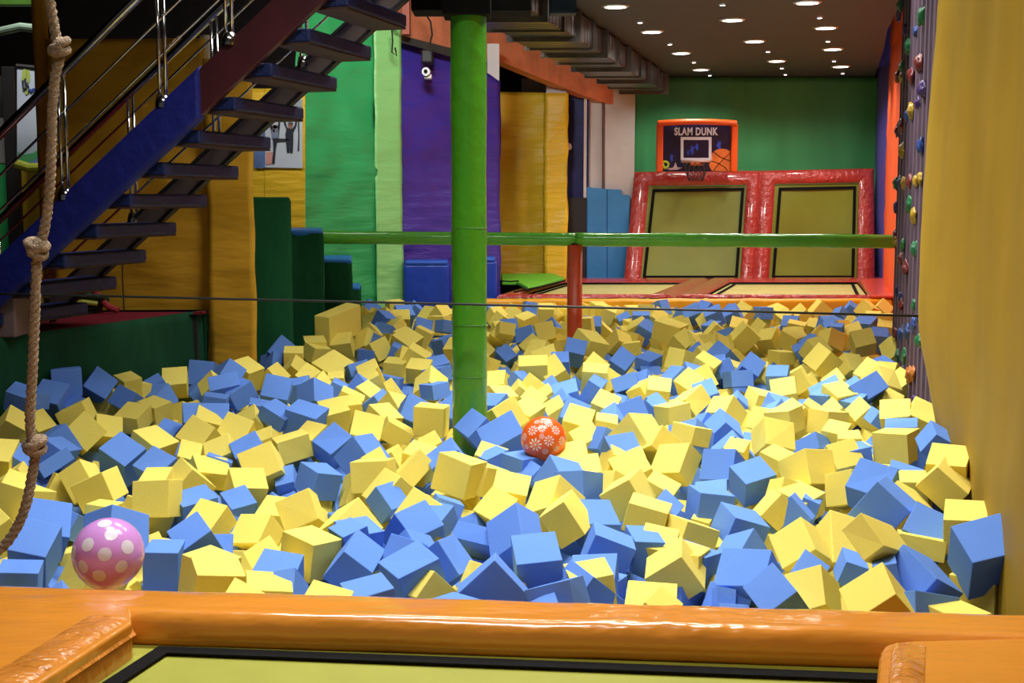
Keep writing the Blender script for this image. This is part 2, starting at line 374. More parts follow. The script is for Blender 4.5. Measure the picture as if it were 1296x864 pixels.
# rim, bracket, net
rc = PH(881, 204.5, .30)
bm = bmesh.new(); tube(bm, [rc + Vector((.23 * math.cos(a), .23 * math.sin(a), 0)) for a in [2 * PI * k / 36 for k in range(37)]], .017, 8); fl.append(obj('rim', bm, mat('rim_metal', (190, 150, 140), .4, metal=.2)))
bm = bmesh.new(); bp = PH(881, 206, 0); box(bm, bp.x - .11, bp.x + .11, rc.y + .2, bp.y, rc.z - .06, rc.z - .005, .01); fl.append(obj('rim_bracket', bm, mat('rim_orange', (200, 92, 30), .4)))
bm = bmesh.new()
for k in range(14):
    for s in (1, -1):
        pts = []
        for j in range(6):
            v = j / 5; a = 2 * PI * k / 14 + s * v * .9; r = .22 - .11 * v
            pts.append(rc + Vector((r * math.cos(a), r * math.sin(a), -.012 - .30 * v)))
        tube(bm, pts, .005, 4)
fl.append(obj('net', bm, mat('dark_net', (40, 34, 34), .9)))
own(hb, *fl)

# ------------------------------------------------------------------ ceiling lights and ducts
BIG = [(779, 8), (825, 40), (862, 67), (887, 88), (927, 25), (955, 52), (983, 77), (1022, 3), (1045, 35), (1054, 62), (1064, 84)]
SMALL = [(810, 28), (848, 55.5), (878, 78.5), (898.5, 95), (914.5, 5.5), (972, 65), (989.5, 86), (994, 94), (1037.5, 22), (1048, 52), (1055.5, 77), (1066.5, 92.5)]
M_LED = mat('downlight_glow', (255, 252, 244), .5, 0, emis=(255, 250, 240), estr=9)
def downlight(x, y, r, label, group, power):
    p = onz(x, y, cz - .005)
    t = thing('ceiling_light', label, 'ceiling light', p, group)
    bm = bmesh.new(); lathe(bm, [(r * .86, -.012), (r, -.012), (r * 1.12, -.004), (r * 1.14, .003), (r * .86, .003)], (0, 0, 0), 20); obj('trim_ring', bm, M_TRIMW, t, True)
    bm = bmesh.new(); rows = lathe(bm, [(r * .9, -.009), (r * .5, -.014), (.002, -.015)], (0, 0, 0), 20); obj('diffuser', bm, M_LED, t, True)
    if power:
        l = bpy.data.lights.new('downlight', 'SPOT'); l.energy = power; l.spot_size = 2.6; l.spot_blend = .6; l.shadow_soft_size = r; l.color = (1, .95, .87)
        lo = bpy.data.objects.new('downlight_lamp', l); C.objects.link(lo); lo.location = p + Vector((0, 0, -.05))
ordn = ['nearest', 'second', 'third', 'farthest']
rowsB = {'left': BIG[0:4], 'middle': BIG[4:7], 'right': BIG[7:11]}
for rn, L in rowsB.items():
    on = ordn if len(L) == 4 else ['nearest', 'second', 'farthest']
    for q, (x, y) in enumerate(L): downlight(x, y, .135, f'large round ceiling downlight, {on[q]} of the {rn} row on the grey ceiling', 'large round downlights on the grey ceiling', 105)
wd = ['nearest', 'second', 'third', 'fourth']
rowsS = {'left': SMALL[0:4], 'middle': SMALL[4:8], 'right': SMALL[8:12]}
for rn, L in rowsS.items():
    for q, (x, y) in enumerate(L): downlight(x, y, .035, f'small pinpoint ceiling light, {wd[q]} one in the {rn} row', 'small pinpoint lights on the grey ceiling', 0)
dk = thing('air_duct', 'long galvanised air duct running under the left edge of the grey ceiling', 'duct', (X(700, 15), 15, 3.23))
def dx(Y): return .5 + .262 * (Y - 13.5)
ys_ = [10.2, 11.1, 12.0, 12.75, 13.5, 14.3, 15.1, 15.9, 16.7, 17.6, 18.5, 19.4, 20.3, 21.3]
for q, (ya, yb) in enumerate(zip(ys_, ys_[1:])):
    bm = bmesh.new(); n = 5; k = .03 * (q % 2)
    for s in range(n):
        y0 = ya + (yb - ya) * s / n; y1 = ya + (yb - ya) * (s + .93) / n
        w0, w1 = dx(y0), dx(y1)
        hexa(bm, [(w0 - .72, y0, 3.22 - k), (w0 + k, y0, 3.22 - k), (w1 + k, y1, 3.22 - k), (w1 - .72, y1, 3.22 - k)], [(w0 - .72, y0, 3.5), (w0 + k, y0, 3.5), (w1 + k, y1, 3.5), (w1 - .72, y1, 3.5)], .012, 1)
    own(dk, obj('duct_section', bm, M_DUCT))
    bm = bmesh.new(); w0 = dx(yb)
    hexa(bm, [(w0 - .77, yb - .03, 3.17), (w0 + .05, yb - .03, 3.17), (w0 + .06, yb + .02, 3.17), (w0 - .76, yb + .02, 3.17)], [(w0 - .77, yb - .03, 3.51), (w0 + .05, yb - .03, 3.51), (w0 + .06, yb + .02, 3.51), (w0 - .76, yb + .02, 3.51)])
    own(dk, obj('flange', bm, M_DUCT))
a_ = ony(696, 17, 12.3); b_ = ony(730, -30, 12.3)
bm = bmesh.new(); box(bm, a_.x, b_.x, 12.3, 12.5, a_.z, b_.z, .01)
tag(obj('duct_screen', bm, mat('dark_teal_panel', (22, 44, 72), .5)), 'dark blue panel hanging beside the air duct at the top edge', 'panel')
# orange beam over the left drapes
bt = [(474, 30, 16.9), (506, 44, 17.3), (571, 61, 18.2), (632, 77, 19.2), (690, 101, 20.2), (742, 122, 21.0), (802, 140, 21.8)]
bm = bmesh.new(); rows = []
lo = [ony(*b) for b in bt]; hi = [Vector((p.x, p.y, 4.35)) for p in lo]
for a, b, c, d in zip(lo, lo[1:], hi[1:], hi):
    hexa(bm, [a, b, c, d], [v + Vector((-.1, .35, 0)) for v in (a, b, c, d)])
tag(obj('trim_3', bm, M_BEAM), kind='structure')
bm = bmesh.new(); p0, p1 = ony(510, 0, 16.9), ony(519, 0, 16.9); box(bm, p0.x, p1.x, 16.75, 16.95, Zp(45, 16.9), 4.3)
tag(obj('trim_4', bm, mat('rust_stanchion', (150, 66, 36), .6)), kind='structure')
bm = bmesh.new()
tube(bm, [ony(x, y, 16.7) for x, y in ((494, 5), (491, 14), (480, 20))], .008, 5)
tube(bm, [ony(x, y, 16.75) for x, y in ((530, 6), (538, 16), (545, 28), (547, 44), (544, 56))], .012, 5)
tube(bm, [ony(x, y, 16.7) for x, y in ((493, 27), (498, 32), (503, 33), (508, 37), (500, 36), (496, 30))], .012, 5)
tube(bm, [ony(x, y, 16.6) for x, y in ((496, 38), (497, 52), (496, 66), (502, 71), (500, 60))], .010, 5)
tag(obj('loose_wiring', bm, M_CABLE), 'loose black wires dangling from the orange beam above the pale green drape', 'wires')

# ------------------------------------------------------------------ left-hand drapes, columns and door
def top(py, Y): return Zp(py, Y)
s_ = sheet('wall_drape', [(X(378.5, 15.9), 15.9), (X(430, 16.4), 16.4), (X(477, 16.8), 16.8)], -.9, 3.9, M_GRN, amp=.015, fold=2.0, wrink=.06, seed=11, nv=60, step=.06)
tag(s_, 'wrinkled deep green wall drape behind the padded steps', 'drape')
s_ = sheet('wall_drape', [(X(475.5, 16.72), 16.72), (X(509, 17.0), 17.0)], -.9, top(32, 16.8), M_LGRN, amp=.008, fold=2, wrink=.02, seed=12, nv=50, step=.05)
tag(s_, 'narrow pale green wall drape between the deep green and purple drapes', 'drape')
s_ = sheet('wall_drape', [(X(506, 17.25), 17.25), (X(575, 17.9), 17.9), (X(632.5, 18.4), 18.4)], -.4, [top(50, 17.3), top(66, 17.9), top(104, 18.4)], M_PURP, amp=.012, fold=2, wrink=.04, seed=13, nv=50, step=.07)
tag(s_, 'dark purple wall drape behind the green column', 'drape')
s_ = sheet('wall_drape', [(X(629, 21.05), 21.05), (X(692, 21.15), 21.15)], .1, top(116, 21.0), M_DRAPE3, amp=.02, fold=2, wrink=.06, seed=14, nv=40, step=.06)
tag(s_, 'yellow wall drape hanging right of the purple drape', 'drape')
s_ = sheet('wall_drape', [(X(689, 20.9), 21.05), (X(689.7, 20.8), 20.75), (X(717.5, 20.8), 20.75), (X(718, 20.9), 21.1)], .1, top(118, 20.8), M_DRAPE3, amp=.006, fold=3, wrink=.03, seed=15, nv=40, step=.05)
tag(s_, 'yellow drape wrapped around the square white pillar', 'drape')
for q, (x0, x1, Y, y0) in enumerate(((617, 632, 18.42, 112), (691, 716.5, 20.84, 350))):
    bm = bmesh.new(); box(bm, X(x0, Y), X(x1, Y), Y + .02, Y + .3, .1 if q else Zp(112, Y), Zp(55, Y))
    tag(obj('trim_%d' % (5 + q), bm, M_WHITE), kind='structure')
bm = bmesh.new(); box(bm, X(717, 21.3), X(745, 21.3), 21.32, 21.4, Zp(250, 21.3), Zp(119, 21.3))
dr = tag(obj('door_1', bm, M_PRINT), kind='structure')
bm = bmesh.new()
for a in ((738.5, 742, 114, 250), (717, 742, 114, 118.5)): box(bm, X(a[0], 21.25), X(a[1], 21.25), 21.25, 21.33, Zp(a[3], 21.25), Zp(a[2], 21.25))
obj('door_frame', bm, M_WHITE, dr)
bm = bmesh.new(); tube(bm, [ony(719.5, 184, 21.2), ony(720, 187, 21.15)], .05, 8); obj('door_handle', bm, M_TRIMW, dr)
bm = bmesh.new(); box(bm, X(717, 21.2), X(742.5, 21.2), 21.2, 21.4, .12, Zp(250, 21.2), .01)
tag(obj('black_panel', bm, mat('matt_black_panel', (20, 16, 16), .6)), 'black panel standing below the navy door, left of the blue wall pad', 'panel')
bm = bmesh.new(); box(bm, X(742, 21.45), X(802.5, 21.45), 21.45, 21.9, .1, cz + .6)
tag(obj('trim_7', bm, M_WHITE), kind='structure')
bm = bmesh.new(); p0, p1 = ony(764, 345, 21.42), ony(763.5, 96, 21.42); tube(bm, [p0, p1], .024, 8)
tag(obj('pipe', bm, M_PIPE), 'thin brown vertical pipe on the white wall left of the backboard', 'pipe')
wp = thing('wall_pad', 'light blue padding around the foot of the white wall', 'pad', (X(770, 21.3), 21.3, .13))
bm = bmesh.new(); prism(bm, [ony(x, y, 21.3) for x, y in ((742, 353), (768, 353), (768, 239), (755, 238), (742, 236.5))], (0, .1, 0), .012); own(wp, obj('left_panel', bm, M_SKYPAD))
bm = bmesh.new(); prism(bm, [ony(x, y, 21.3) for x, y in ((768.4, 353), (797, 353), (797, 247), (787, 246), (787, 240), (768.4, 239))], (0, .1, 0), .012); own(wp, obj('right_panel', bm, M_SKYPAD))
# blue blocks at the foot of the purple drape
for q, (x0, x1, y1, Y, d, lb) in enumerate(((509.5, 568, 334, 16.85, .35, 'large royal blue padded block left of the green column'), (574, 628.5, 330, 17.2, .4, 'royal blue padded block just right of the green column'))):
    bt_ = thing('padded_block', lb, 'padded block', (X((x0 + x1) / 2, Y), Y, -.9))
    bm = bmesh.new(); box(bm, X(x0, Y), X(x1, Y), Y, Y + d, -.9, Zp(y1, Y), .04, 3); own(bt_, obj('cover', bm, M_BLUEPAD, smooth=False))
    bm = bmesh.new(); box(bm, X(x0, Y) + .02, X(x1, Y) - .02, Y - .01, Y + d - .02, Zp(y1, Y) - .02, Zp(y1, Y) + .05, .03, 3); own(bt_, obj('top_cushion', bm, mat('blue_cushion', (34, 84, 190), .4, .08, 3)))
# CCTV camera
ct = thing('security_camera', 'small white security camera on the purple drape', 'security camera', ony(540, 92, 17.3))
bm = bmesh.new(); q0 = ony(535, 66, 17.4); q1 = ony(549, 82, 17.4); box(bm, q0.x, q1.x, 17.1, 17.45, q1.z, q0.z, .02); own(ct, obj('bracket', bm, M_DKMETAL))
bm = bmesh.new(); tube(bm, [ony(539, 90.5, 16.98), ony(541, 92.5, 17.3)], .055, 14); own(ct, obj('housing', bm, M_TRIMW, smooth=False))
bm = bmesh.new(); tube(bm, [ony(538.6, 90, 16.95), ony(538.7, 90.1, 16.99)], .024, 12); own(ct, obj('lens', bm, M_BLACK))
bm = bmesh.new(); q0 = ony(537, 94, 17.1); q1 = ony(546.5, 100, 17.1); box(bm, q0.x, q1.x, 17.05, 17.2, q1.z, q0.z, .015); own(ct, obj('mount', bm, M_TRIMW))
bm = bmesh.new(); q0 = ony(505, 57, 17.15); q1 = ony(571, 65, 17.9)
tq = (ony(505, 44, 17.0), ony(572, 61, 17.6), ony(572, 72, 17.6), ony(505, 53, 17.0)); hexa(bm, tq, [p + Vector((0, .08, 0)) for p in tq])
tag(obj('cable_tray', bm, mat('grey_tray', (50, 50, 44), .7)), 'dark grey cable tray between the orange beam and the purple drape', 'cable tray')

# ------------------------------------------------------------------ posters and boards behind the stairs
YP = 14.6
bm = bmesh.new(); prism(bm, [ony(x, y, YP) for x, y in ((318, 345), (334.5, 345), (334.5, 112), (318, 112))], (0, .03, 0)); 
tag(obj('wall_board', bm, M_DRAPE3), 'narrow yellow wall board under the blue edge of the poster', 'board')
bm = bmesh.new(); prism(bm, [ony(x, y, YP) for x, y in ((335, 345), (386, 345), (386, 112), (335, 112))], (0, .03, 0))
tag(obj('wall_board', bm, M_DRAPE3), 'wide yellow wall board under the poster of jumping people', 'board')
po = thing('poster', 'white poster of people jumping with raised arms, behind the stairs', 'poster', ony(358, 213, YP))
def P2(x, y, d=0): return ony(310 + x / 6.167, 100 + y / 6.171, YP - .02 - d)
def poly(pts, d, m, name, th=.004):
    bm = bmesh.new(); prism(bm, [P2(x, y, d) for x, y in pts], (0, -th, 0)); return bm
own(po, obj('sheet', poly([(150, 690), (450, 695), (450, 150), (250, 150), (100, 290)], 0, M_WHT, ''), mat('poster_white', (196, 204, 214), .5, .06, 3)))
own(po, obj('blue_edge', poly([(70, 695), (158, 695), (158, 290), (70, 380)], .002, M_WHT, ''), mat('poster_blue', (92, 120, 170), .5, .4, 4)))
own(po, obj('grey_band', poly([(235, 250), (450, 250), (450, 160), (300, 160)], .005, M_WHT, ''), mat('poster_grey', (150, 160, 160), .5, .2, 8)))
M_SIL = mat('print_dark_suit', (34, 38, 50), .6, .2, 10); M_SKIN = mat('print_skin', (150, 110, 96), .6, .1); M_SHIRT = mat('print_shirt', (122, 134, 158), .6, .15, 10)
def fig(parts, name):
    f = None
    for pts, m, nm in parts:
        o = obj(nm if f is not None else name, poly(pts, .008 + (.003 if f is not None else 0), m, ''), m)
        if f is None: f = o; own(po, f)
        else: o.parent = f; o.matrix_parent_inverse = f.matrix_parent_inverse.copy() if False else Matrix.Identity(4)
    return f
def ell(cx, cy, rx, ry, n=14): return [(cx + rx * math.cos(2 * PI * k / n), cy + ry * math.sin(2 * PI * k / n)) for k in range(n)]
fA = fig([([(183, 320), (196, 318), (212, 372), (232, 365), (256, 372), (266, 320), (278, 322), (268, 410), (262, 465), (320, 465), (345, 470), (345, 486), (300, 490), (252, 492), (240, 560), (232, 650), (232, 662), (212, 658), (212, 640), (222, 560), (220, 490), (210, 440), (205, 410)], M_SIL, 'printed_figure'),
      ([(205, 400), (222, 385), (250, 385), (262, 400), (260, 462), (212, 465)], M_SHIRT, 'shirt'), (ell(236, 392, 22, 30), M_SKIN, 'face'), (ell(234, 372, 26, 14), M_SIL, 'hair')], 'printed_figure')
fB = fig([([(300, 310), (314, 312), (326, 372), (340, 385), (372, 385), (390, 360), (394, 315), (408, 318), (404, 365), (378, 420), (378, 480), (374, 576), (352, 576), (350, 500), (348, 576), (328, 574), (320, 480), (316, 430), (326, 390), (306, 350)], M_SIL, 'printed_figure'),
      (ell(356, 366, 18, 24), M_SKIN, 'face'), (ell(356, 350, 20, 14), M_SIL, 'hair'), (ell(309, 304, 8, 12), M_SKIN, 'hand'), (ell(400, 306, 8, 12), M_SKIN, 'hand')], 'printed_figure')
fC = fig([([(414, 330), (424, 330), (426, 440), (424, 560), (412, 560), (418, 440)], M_SIL, 'printed_figure'), (ell(413, 312, 6, 12), M_SKIN, 'hand')], 'printed_figure')
own(po, obj('floor_print', poly([(165, 570), (215, 570), (225, 660), (165, 670)], .006, M_WHT, ''), mat('poster_pink', (210, 150, 140), .5)))

# ------------------------------------------------------------------ yellow drapes behind the stairs
YD = 10.72
s_ = sheet('wall_drape', [(X(51, 10.95), 10.95), (X(70, 10.93), 10.93)], -.3, 4.2, M_DRAPE2, amp=.01, fold=1.5, wrink=.015, seed=20, nv=50, step=.04)
tag(s_, 'tall narrow golden drape strip behind the hanging rope', 'drape')
s_ = sheet('wall_drape', [(X(66, 10.85), 10.85), (X(150, 10.8), 10.8), (X(264, YD), YD)], -.3, [top(50, 10.85), top(49, 10.8), top(48, YD)], M_DRAPE2, amp=.012, fold=1.5, wrink=.05, seed=21, nv=50, step=.06)
tag(s_, 'shadowed golden drape behind the staircase railings', 'drape')
s_ = sheet('wall_drape', [(X(261.5, 10.62), 10.62), (X(321, 10.55), 10.55)], -.95, top(74, 10.6), M_DRAPE2, amp=.01, fold=1.5, wrink=.03, seed=22, nv=50, step=.05)
tag(s_, 'brighter golden drape strip between the stage and the dark green steps', 'drape')
bm = bmesh.new(); tube(bm, [ony(155, 310, 10.66), ony(155, 352, 10.64), ony(157, 392, 10.62)], .006, 6)
tag(obj('cord', bm, M_CABLE), 'thin black cord hanging down the golden drape above the stage', 'cord')
bm = bmesh.new(); tube(bm, [ony(259, 45, 11.2), ony(263, 90, 11.2)], .045, 12)
tag(obj('pipe', bm, M_WHITE), 'short whitish pipe behind the top edge of the golden drape', 'pipe')
# far left corner
YL = 13.2
bn = thing('banner', 'white hanging banner with green and blue print at the far left', 'banner', ony(35, 205, YL))
def PB(x, y, d=0): return ony(x / 4.8, 60 + y / 4.8, YL - d)
def pb(pts, d, m, name, th=.006):
    bm = bmesh.new(); prism(bm, [PB(x, y, d) for x, y in pts], (0, -th, 0)); return obj(name, bm, m)
own(bn, pb([(105, 700), (260, 715), (250, 135), (105, 118)], 0, mat('banner_white', (206, 216, 232), .5, .03, 3, emis=(206, 216, 232), estr=.0), 'cloth'))
own(bn, pb([(108, 700), (245, 712), (245, 610), (205, 640), (150, 650), (112, 635)], .012, mat('banner_green', (90, 180, 120), .5, .2, 4), 'green_swoosh'))
own(bn, pb([(150, 705), (245, 712), (245, 660), (200, 690)], .02, mat('banner_blue', (120, 150, 215), .5, .2, 4), 'blue_swoosh'))
M_LIME = mat('banner_lime', (176, 196, 96), .5, .2, 6)
for c in (((150, 160), 18, 30), ((172, 175), 12, 40), ((162, 265), 10, 24), ((140, 190), 10, 16)):
    bm = bmesh.new(); (cx, cy), rx, ry = c; prism(bm, [PB(x, y, .01) for x, y in ell(cx, cy, rx, ry)], (0, -.004, 0)); own(bn, obj('leaf_mark', bm, M_LIME))
M_INK = mat('banner_ink', (60, 70, 76), .5)
bm = bmesh.new()
for pts in ([(138, 200), (143, 250), (158, 248)], [(152, 190), (160, 250)], [(163, 215), (172, 235), (160, 225)]): tube(bm, [PB(x, y, .018) for x, y in pts], .011, 5)
own(bn, obj('lettering', bm, M_INK))
bm = bmesh.new()
for pts in ([(172, 268), (176, 250), (186, 268)], [(186, 252), (188, 268), (196, 262), (200, 250)], [(206, 270), (208, 246), (216, 262), (222, 284)]): tube(bm, [PB(x, y, .018) for x, y in pts], .008, 5)
own(bn, obj('lettering', bm, mat('banner_blue_ink', (60, 90, 180), .5)))
bm = bmesh.new(); tube(bm, [PB(100, 112, .0), PB(255, 128, .0)], .025, 8); own(bn, obj('top_rail', bm, M_DKMETAL))
bm = bmesh.new(); tube(bm, [PB(96, 706, .03), PB(180, 732, .03), PB(265, 728, .03)], .05, 10); own(bn, obj('bottom_roll', bm, mat('lime_roll', (190, 196, 60), .5)))
def panel(x0, y0, x1, y1, Y, m, name, label, cat, d=.05):
    a, b = ony(x0, y1, Y), ony(x1, y0, Y); bm = bmesh.new(); box(bm, a.x, b.x, Y, Y + d, a.z, b.z, .008)
    return tag(obj(name, bm, m), label, cat)
panel(16, 205, 54, 392, 13.5, mat('mustard_panel', (214, 176, 44), .6, .1, 3), 'wall_panel', 'mustard yellow wall panel below the hanging banner', 'panel')
panel(-40, 208, 12, 392, 13.6, mat('leaf_green_panel', (44, 170, 90), .6, .1, 3), 'wall_panel', 'green wall panel at the far left edge behind the railing', 'panel')
panel(-40, 148, 13, 207, 13.7, mat('light_grey_panel', (150, 148, 146), .6, .06, 3), 'wall_panel', 'light grey wall panel above the green panel at the far left', 'panel')
panel(-40, 96, 11, 150, 13.7, mat('dark_grey_panel', (44, 44, 46), .6, .06, 3), 'wall_panel', 'dark grey wall panel at the far left, level with the banner top', 'panel')
panel(12, 84, 17.5, 335, 13.4, M_DKMETAL, 'frame_post', 'dark upright post between the green panel and the banner', 'post', .08)
bm = bmesh.new(); tube(bm, [ony(-60, 47, 12.6), ony(-5, 41, 12.6), ony(26, 34, 12.6), ony(43, 36, 12.6)], .042, 12)
tag(obj('pipe', bm, mat('pale_green_pipe', (120, 142, 122), .4)), 'pale green-grey pipe high in the upper left corner', 'pipe')
panel(-60, -20, 59, 6.5, 12.2, mat('lime_beam', (96, 150, 50), .5), 'valance_board', 'green panel at the very top left corner', 'panel', .1)
panel(-60, 363, 47, 372, 11.6, mat('neon_green_pad', (112, 210, 50), .5), 'bench_pad', 'bright lime bench pad seen through the lowest stair gap', 'pad', .5)
panel(-60, 376, 47, 470, 11.5, mat('pale_yellow_pad', (200, 190, 80), .5), 'bench_pad', 'pale yellow pad just under the lime bench pad', 'pad', .5)

# ------------------------------------------------------------------ stage
SZ = .50
sa, sb = onz(-30, 431.5, SZ), onz(265, 392, SZ)
st = thing('stage', 'low stage with maroon carpet and dark green skirt on the left', 'stage', (-3.6, 9.6, -1.0))
bm = bmesh.new(); bk = [Vector((sb.x, YD - .2, SZ)), Vector((-6.5, YD - .2, SZ)), Vector((-6.5, sa.y, SZ))]
pts = [sa + Vector((-.01, .0, 0)), sb + Vector((-.01, 0, 0))] + bk
prism(bm, [Vector((p.x, p.y, SZ - .02)) for p in pts], (0, 0, .022)); own(st, obj('carpet', bm, M_CARPET))
d_ = (sb - sa)
sk = sheet('skirt', [(sa.x, sa.y), (sb.x, sb.y)], -1.0, SZ + .004, M_DGRN2, amp=.008, fold=4, wrink=.012, seed=31, nv=20); own(st, sk)
sk = sheet('skirt', [(sb.x, sb.y), (sb.x - .02, YD - .08)], -1.0, SZ + .004, M_DGRN2, amp=.003, fold=4, wrink=.004, seed=32, nv=14); own(st, sk)
bm = bmesh.new(); prism(bm, [Vector((p.x - .06, p.y, -1.0)) for p in pts], (0, 0, SZ - .03 + 1.0)); own(st, obj('base', bm, M_DKMETAL))
gb0 = onz(18.5, 428, SZ)
bm = bmesh.new(); box(bm, gb0.x - .42, gb0.x, gb0.y + .02, gb0.y + .4, SZ + .003, ony(18, 368.5, gb0.y).z, .012)
bx_ = thing('grey_box', 'brownish grey box on the front corner of the stage', 'box', (gb0.x - .45, gb0.y + .25, SZ)); own(bx_, obj('body', bm, mat('brown_grey_laminate', (112, 92, 92), .5, .08, 4)))
bm = bmesh.new(); zt_ = ony(18, 368.5, gb0.y).z; box(bm, gb0.x - .43, gb0.x + .006, gb0.y + .012, gb0.y + .41, zt_ - .012, zt_ + .012, .005); own(bx_, obj('lid', bm, mat('light_edge', (150, 132, 130), .5)))
# coiled straps on the stage
sp = thing('strap_pile', 'heap of coiled green and yellow straps on the stage', 'straps', onz(115, 392, SZ))
cc = onz(112, 393, SZ); cc.y = min(cc.y, YD - .32)
bm = bmesh.new()
for q in range(5):
    R0 = .13 + .02 * q
    tube(bm, [cc + Vector((R0 * 1.25 * math.cos(a) + .03 * math.sin(3 * a + q), R0 * .7 * math.sin(a), .03 + .026 * q + .02 * math.sin(2 * a + q))) for a in [2 * PI * k / 30 for k in range(31)]], .02, 7)
own(sp, obj('green_coil', bm, mat('dark_olive_strap', (40, 62, 40), .8, .3, 12), smooth=True))
bm = bmesh.new(); tube(bm, [cc + Vector((x, y, z)) for x, y, z in ((-.12, -.14, .06), (0, -.18, .1), (.1, -.18, .11), (.2, -.12, .09))], .02, 7); own(sp, obj('yellow_strap', bm, mat('olive_yellow_strap', (150, 150, 50), .7)))
bm = bmesh.new(); tube(bm, [cc + Vector((x, y, z)) for x, y, z in ((.02, .05, .2), (.12, .02, .2), (.2, -.04, .13), (.28, -.08, .06), (.36, -.08, .03))], .028, 8); own(sp, obj('red_strap', bm, mat('red_strap', (150, 36, 46), .7)))
bm = bmesh.new(); tube(bm, [cc + Vector((x, y, z)) for x, y, z in ((-.3, -.05, .03), (-.2, -.1, .05), (-.12, -.1, .1))], .03, 8); own(sp, obj('grey_end', bm, mat('grey_strap', (100, 90, 100), .7)))
# ------------------------------------------------------------------ dark green stepped blocks
SX0 = X(317, 11.45)
for q, (x0, x1, yt, Y, Y2, lb, bl) in enumerate(((317, 367.5, 251, 11.45, 12.58, 'tallest dark green padded step against the golden drape', 0), (345, 408.5, 293, 12.6, 13.85, 'second tallest dark green padded step with blue top', 1), (385, 444.5, 330, 13.87, 15.0, 'third dark green padded step with light blue top', 1), (420, 455, 364, 15.02, 15.7, 'lowest dark green padded step nearest the deep green drape', 1))):
    zt = Zp(yt, Y)
    t = thing('padded_step', lb, 'padded step', (X((x0 + x1) / 2, Y), (Y + Y2) / 2, -1.0), 'dark green padded steps')
    bm = bmesh.new(); n = 16; rows = []
    xa, xb = X(x0, Y), X(x1, Y); 
    def wv(p, k): return p + Vector((.012 * noise.noise(p * 2.5 + Vector((k, 0, 0))), .03 * noise.noise(Vector((p.x * 5, p.z * .8, k))), .008 * noise.noise(p * 3)))
    ring_ = [(xa, Y), (xb, Y), (X(x1, Y2), Y2), (X(x0, Y2), Y2)]
    per = []
    for (ax, ay), (bx2, by2) in zip(ring_, ring_[1:] + ring_[:1]):
        for k in range(10): per.append((ax + (bx2 - ax) * k / 10, ay + (by2 - ay) * k / 10))
    rows = [[wv(Vector((px_, py_, -1.0 + (zt - .02 + 1.0) * j / 14)), q) for px_, py_ in per + per[:1]] for j in range(15)]
    loft(bm, rows); own(t, obj('cover', bm, M_DGRN, smooth=True))
    bm = bmesh.new(); hexa(bm, [(xa + .004, Y + .006, zt - .05), (xb - .004, Y + .006, zt - .05), (X(x1, Y2) - .004, Y2, zt - .05), (X(x0, Y2), Y2, zt - .05)], [(xa + .004, Y + .006, zt + .012), (xb - .004, Y + .006, zt + .012), (X(x1, Y2) - .004, Y2, zt + .012), (X(x0, Y2), Y2, zt + .012)], .02, 2); own(t, obj('top_mat', bm, mat('step_blue_top', (40, 112, 196), .5) if bl else M_DGRN))

# ------------------------------------------------------------------ staircase
AL = .288; G_, RS = .257, .2
R0 = Vector((-3.411, 9.507, .67)); FL = Vector((math.cos(AL), -math.sin(AL), 0)); AX = Vector((math.sin(AL), math.cos(AL), 0)); WD = 1.0
sc_ = thing('staircase', 'open-tread blue staircase with steel railings rising from the stage', 'staircase', (R0.x, R0.y - .4, SZ))
def RP(k): return R0 + FL * (G_ * k) + Vector((0, 0, RS * k))
def LP(k): return RP(k) - AX * WD
SL = (FL * G_ + Vector((0, 0, RS))).normalized()
for k in range(0, 13):
    r_, l_ = RP(k), LP(k); a = l_ + AX * .03; b = r_ - AX * .0
    bm = bmesh.new()
    q4 = [a - FL * .02, b - FL * .02, b + FL * .25, a + FL * .25]
    hexa(bm, [p - Vector((0, 0, .085)) for p in q4], q4, .014, 2); tr = obj('tread', bm, M_TREAD); own(sc_, tr)
    bm = bmesh.new(); q5 = [a - FL * .0, b - FL * .0, b + FL * .24, a + FL * .24]; hexa(bm, [p - Vector((0, 0, .098)) for p in q5], [p - Vector((0, 0, .084)) for p in q5]); own(sc_, obj('tread_plate', bm, mat('rust_brown_plate', (58, 34, 30), .7)))
def plank(k0, k1, base, up_, dn, th, m, name, off=0.0, bev=.02):
    a, b = base(k0), base(k1); bm = bmesh.new(); n_ = AX
    q = [a + Vector((0, 0, up_)), b + Vector((0, 0, up_)), b - Vector((0, 0, dn)), a - Vector((0, 0, dn))]
    hexa(bm, [p + n_ * off for p in q], [p + n_ * (off + th) for p in q], bev, 2); o = obj(name, bm, m); own(sc_, o); return o
plank(.12, 13.2, LP, .15, .14, .05, M_MAROON, 'stringer', -.02, .006)
plank(.12, 7.15, LP, .17, .16, .09, M_STRING, 'stringer_cover', -.04, .03)
plank(-.28, 13.2, RP, .10, .09, .05, M_BROWN, 'stringer', -.03, .006)
plank(-.28, 13.2, RP, .115, -.085, .07, M_DKMETAL, 'stringer_flange', -.04, .003)
plank(-.28, 13.2, RP, -.075, .105, .07, M_DKMETAL, 'stringer_flange', -.04, .003)
